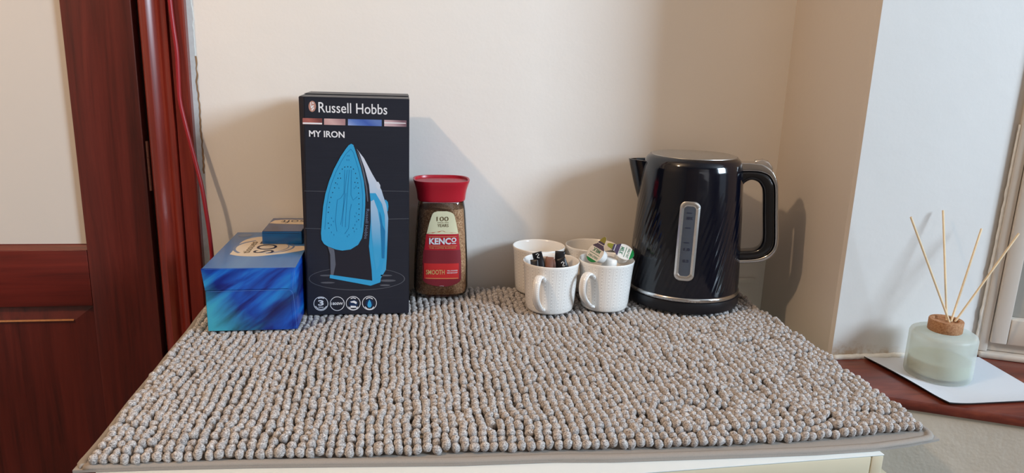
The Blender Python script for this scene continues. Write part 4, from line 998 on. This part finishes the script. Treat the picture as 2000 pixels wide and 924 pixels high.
# ================================================================== RED CABLE, WALL STRIP
CY = WALLY-.0235
cp = [at_y(322, -330, CY), at_y(327, -60, CY), at_y(332, 0, CY), at_y(338, 50, CY), at_y(345, 100, CY), at_y(348, 150, CY), at_y(351, 195, CY), at_y(360, 235, CY), at_y(372, 280, CY-.003), at_y(384, 325, CY-.006), at_y(394, 365, CY-.010), at_y(402, 410, CY-.012), at_y(409, 455, CY-.012), at_y(414, 500, CY-.010), at_y(416, 540, CY-.006), Vector((-.2815, WALLY-.018, -.012)), Vector((-.2815, WALLY-.016, -.20))]
bm = bmesh.new(); tube(bm, crom(cp, 6), .0031, 12)
tag(bm_obj('cable', bm, M['red_cable'], None, 60), 'red flex hanging down the door frame behind the tissue box', 'cable')
a, b = at_y(1425, 543, WALLY), at_y(1472, 551, WALLY)
bm = bmesh.new(); box(bm, (a.x-.03, WALLY-.006, b.z), (b.x, WALLY-.0003, a.z), .0012)
tag(bm_obj('wall_strip', bm, M['white_plastic'], None, 40), 'short white plastic strip on the wall right of the kettle', 'cable cover')

# ================================================================== CARD AND REED DIFFUSER ON THE SILL
q = [at_z(1680, 698, zs), at_z(1853, 795, zs), Vector((.8480, .7490, 0)), Vector((.8620, .8930, 0))]
zc_ = zs+.0005
bm = bmesh.new(); n = 20; G, H2 = {}, {}
for i in range(n+1):
    for j in range(n+1):
        u, v = i/n, j/n
        p = q[0].lerp(q[1], u).lerp(q[3].lerp(q[2], u), v)
        lift = .0050*max(0, 1-v*4)**2*(.55+.45*sin(pi*u)) + .0022*max(0, u*5-4)**2
        G[i, j] = bm.verts.new((p.x, p.y, zc_+.0012+lift)); H2[i, j] = bm.verts.new((p.x, p.y, zc_+lift*.9))
for i in range(n):
    for j in range(n):
        bm.faces.new((G[i, j], G[i+1, j], G[i+1, j+1], G[i, j+1])).material_index = 0; bm.faces.new((H2[i, j], H2[i, j+1], H2[i+1, j+1], H2[i+1, j])).material_index = 1
for i in range(n):
    for j in (0, n): bm.faces.new((G[i, j], H2[i, j], H2[i+1, j], G[i+1, j])).material_index = 1
for j in range(n):
    for i in (0, n): bm.faces.new((G[i, j], H2[i, j], H2[i, j+1], G[i, j+1])).material_index = 1
tag(bm_obj('card_sheet', bm, [M['card'], M['card_edge']]), 'square white card with dark edge under the diffuser', 'card')
zb = zc_+.0016
DC = Vector((.7465, .8385, zb)); DRR = .0428
df = empty('reed_diffuser', DC); tag(df, 'frosted glass diffuser bottle with cork collar on white card', 'diffuser')
HB = .0655
bm = bmesh.new(); lathe(bm, [(0, .0002), (DRR-.004, .0002), (DRR-.001, .0012), (DRR, .004), (DRR, HB-.006), (DRR-.0015, HB-.002), (DRR-.005, HB), (.020, HB+.001), (.0185, HB+.004), (.0165, HB+.004), (.0165, HB-.003), (.018, HB-.0045), (DRR-.006, HB-.005), (DRR-.0035, HB-.009), (DRR-.0035, .008), (DRR-.006, .0055), (0, .0055)], 72); bm_obj('bottle', bm, M['frosted'], df, 45)
bm = bmesh.new(); lathe(bm, [(0, .0060), (DRR-.007, .0060), (DRR-.0042, .009), (DRR-.0042, .026), (0, .026)], 48); bm_obj('scented_oil', bm, M['liquid'], df, 45)
bm = bmesh.new(); lathe(bm, [(.0170, HB+.0012), (.0212, HB+.0012), (.0218, HB+.0020), (.0218, HB+.0165), (.0212, HB+.0175), (.0160, HB+.0175), (.0152, HB+.0165), (.0150, HB+.0140), (0, HB+.0140)], 48); bm_obj('cork_collar', bm, M['cork'], df, 45)
mouth = DC + Vector((0, 0, HB+.016))
def reed(tip, off, label):
    base = mouth + Vector(off); d = (Vector(tip)-base).normalized()
    bm = bmesh.new(); tube(bm, [base - d*.0015, base.lerp(Vector(tip), .5), Vector(tip)], .00145, 8)
    tag(bm_obj('diffuser_reed', bm, M['reed'], None, 40), label, 'reed', 'rattan reeds in the diffuser')
reed(at_y(1779, 424, .850), (.001, -.004, 0), 'diffuser reed leaning furthest left')
reed(at_y(1842, 411, .897), (.003, .003, 0), 'nearly upright diffuser reed, tallest of the four')
reed(at_y(1917, 447, .880), (.006, -.002, 0), 'diffuser reed leaning right, second from the right')
reed(at_y(1990, 456, .838), (.012, -.003, 0), 'diffuser reed leaning furthest right across the window frame')
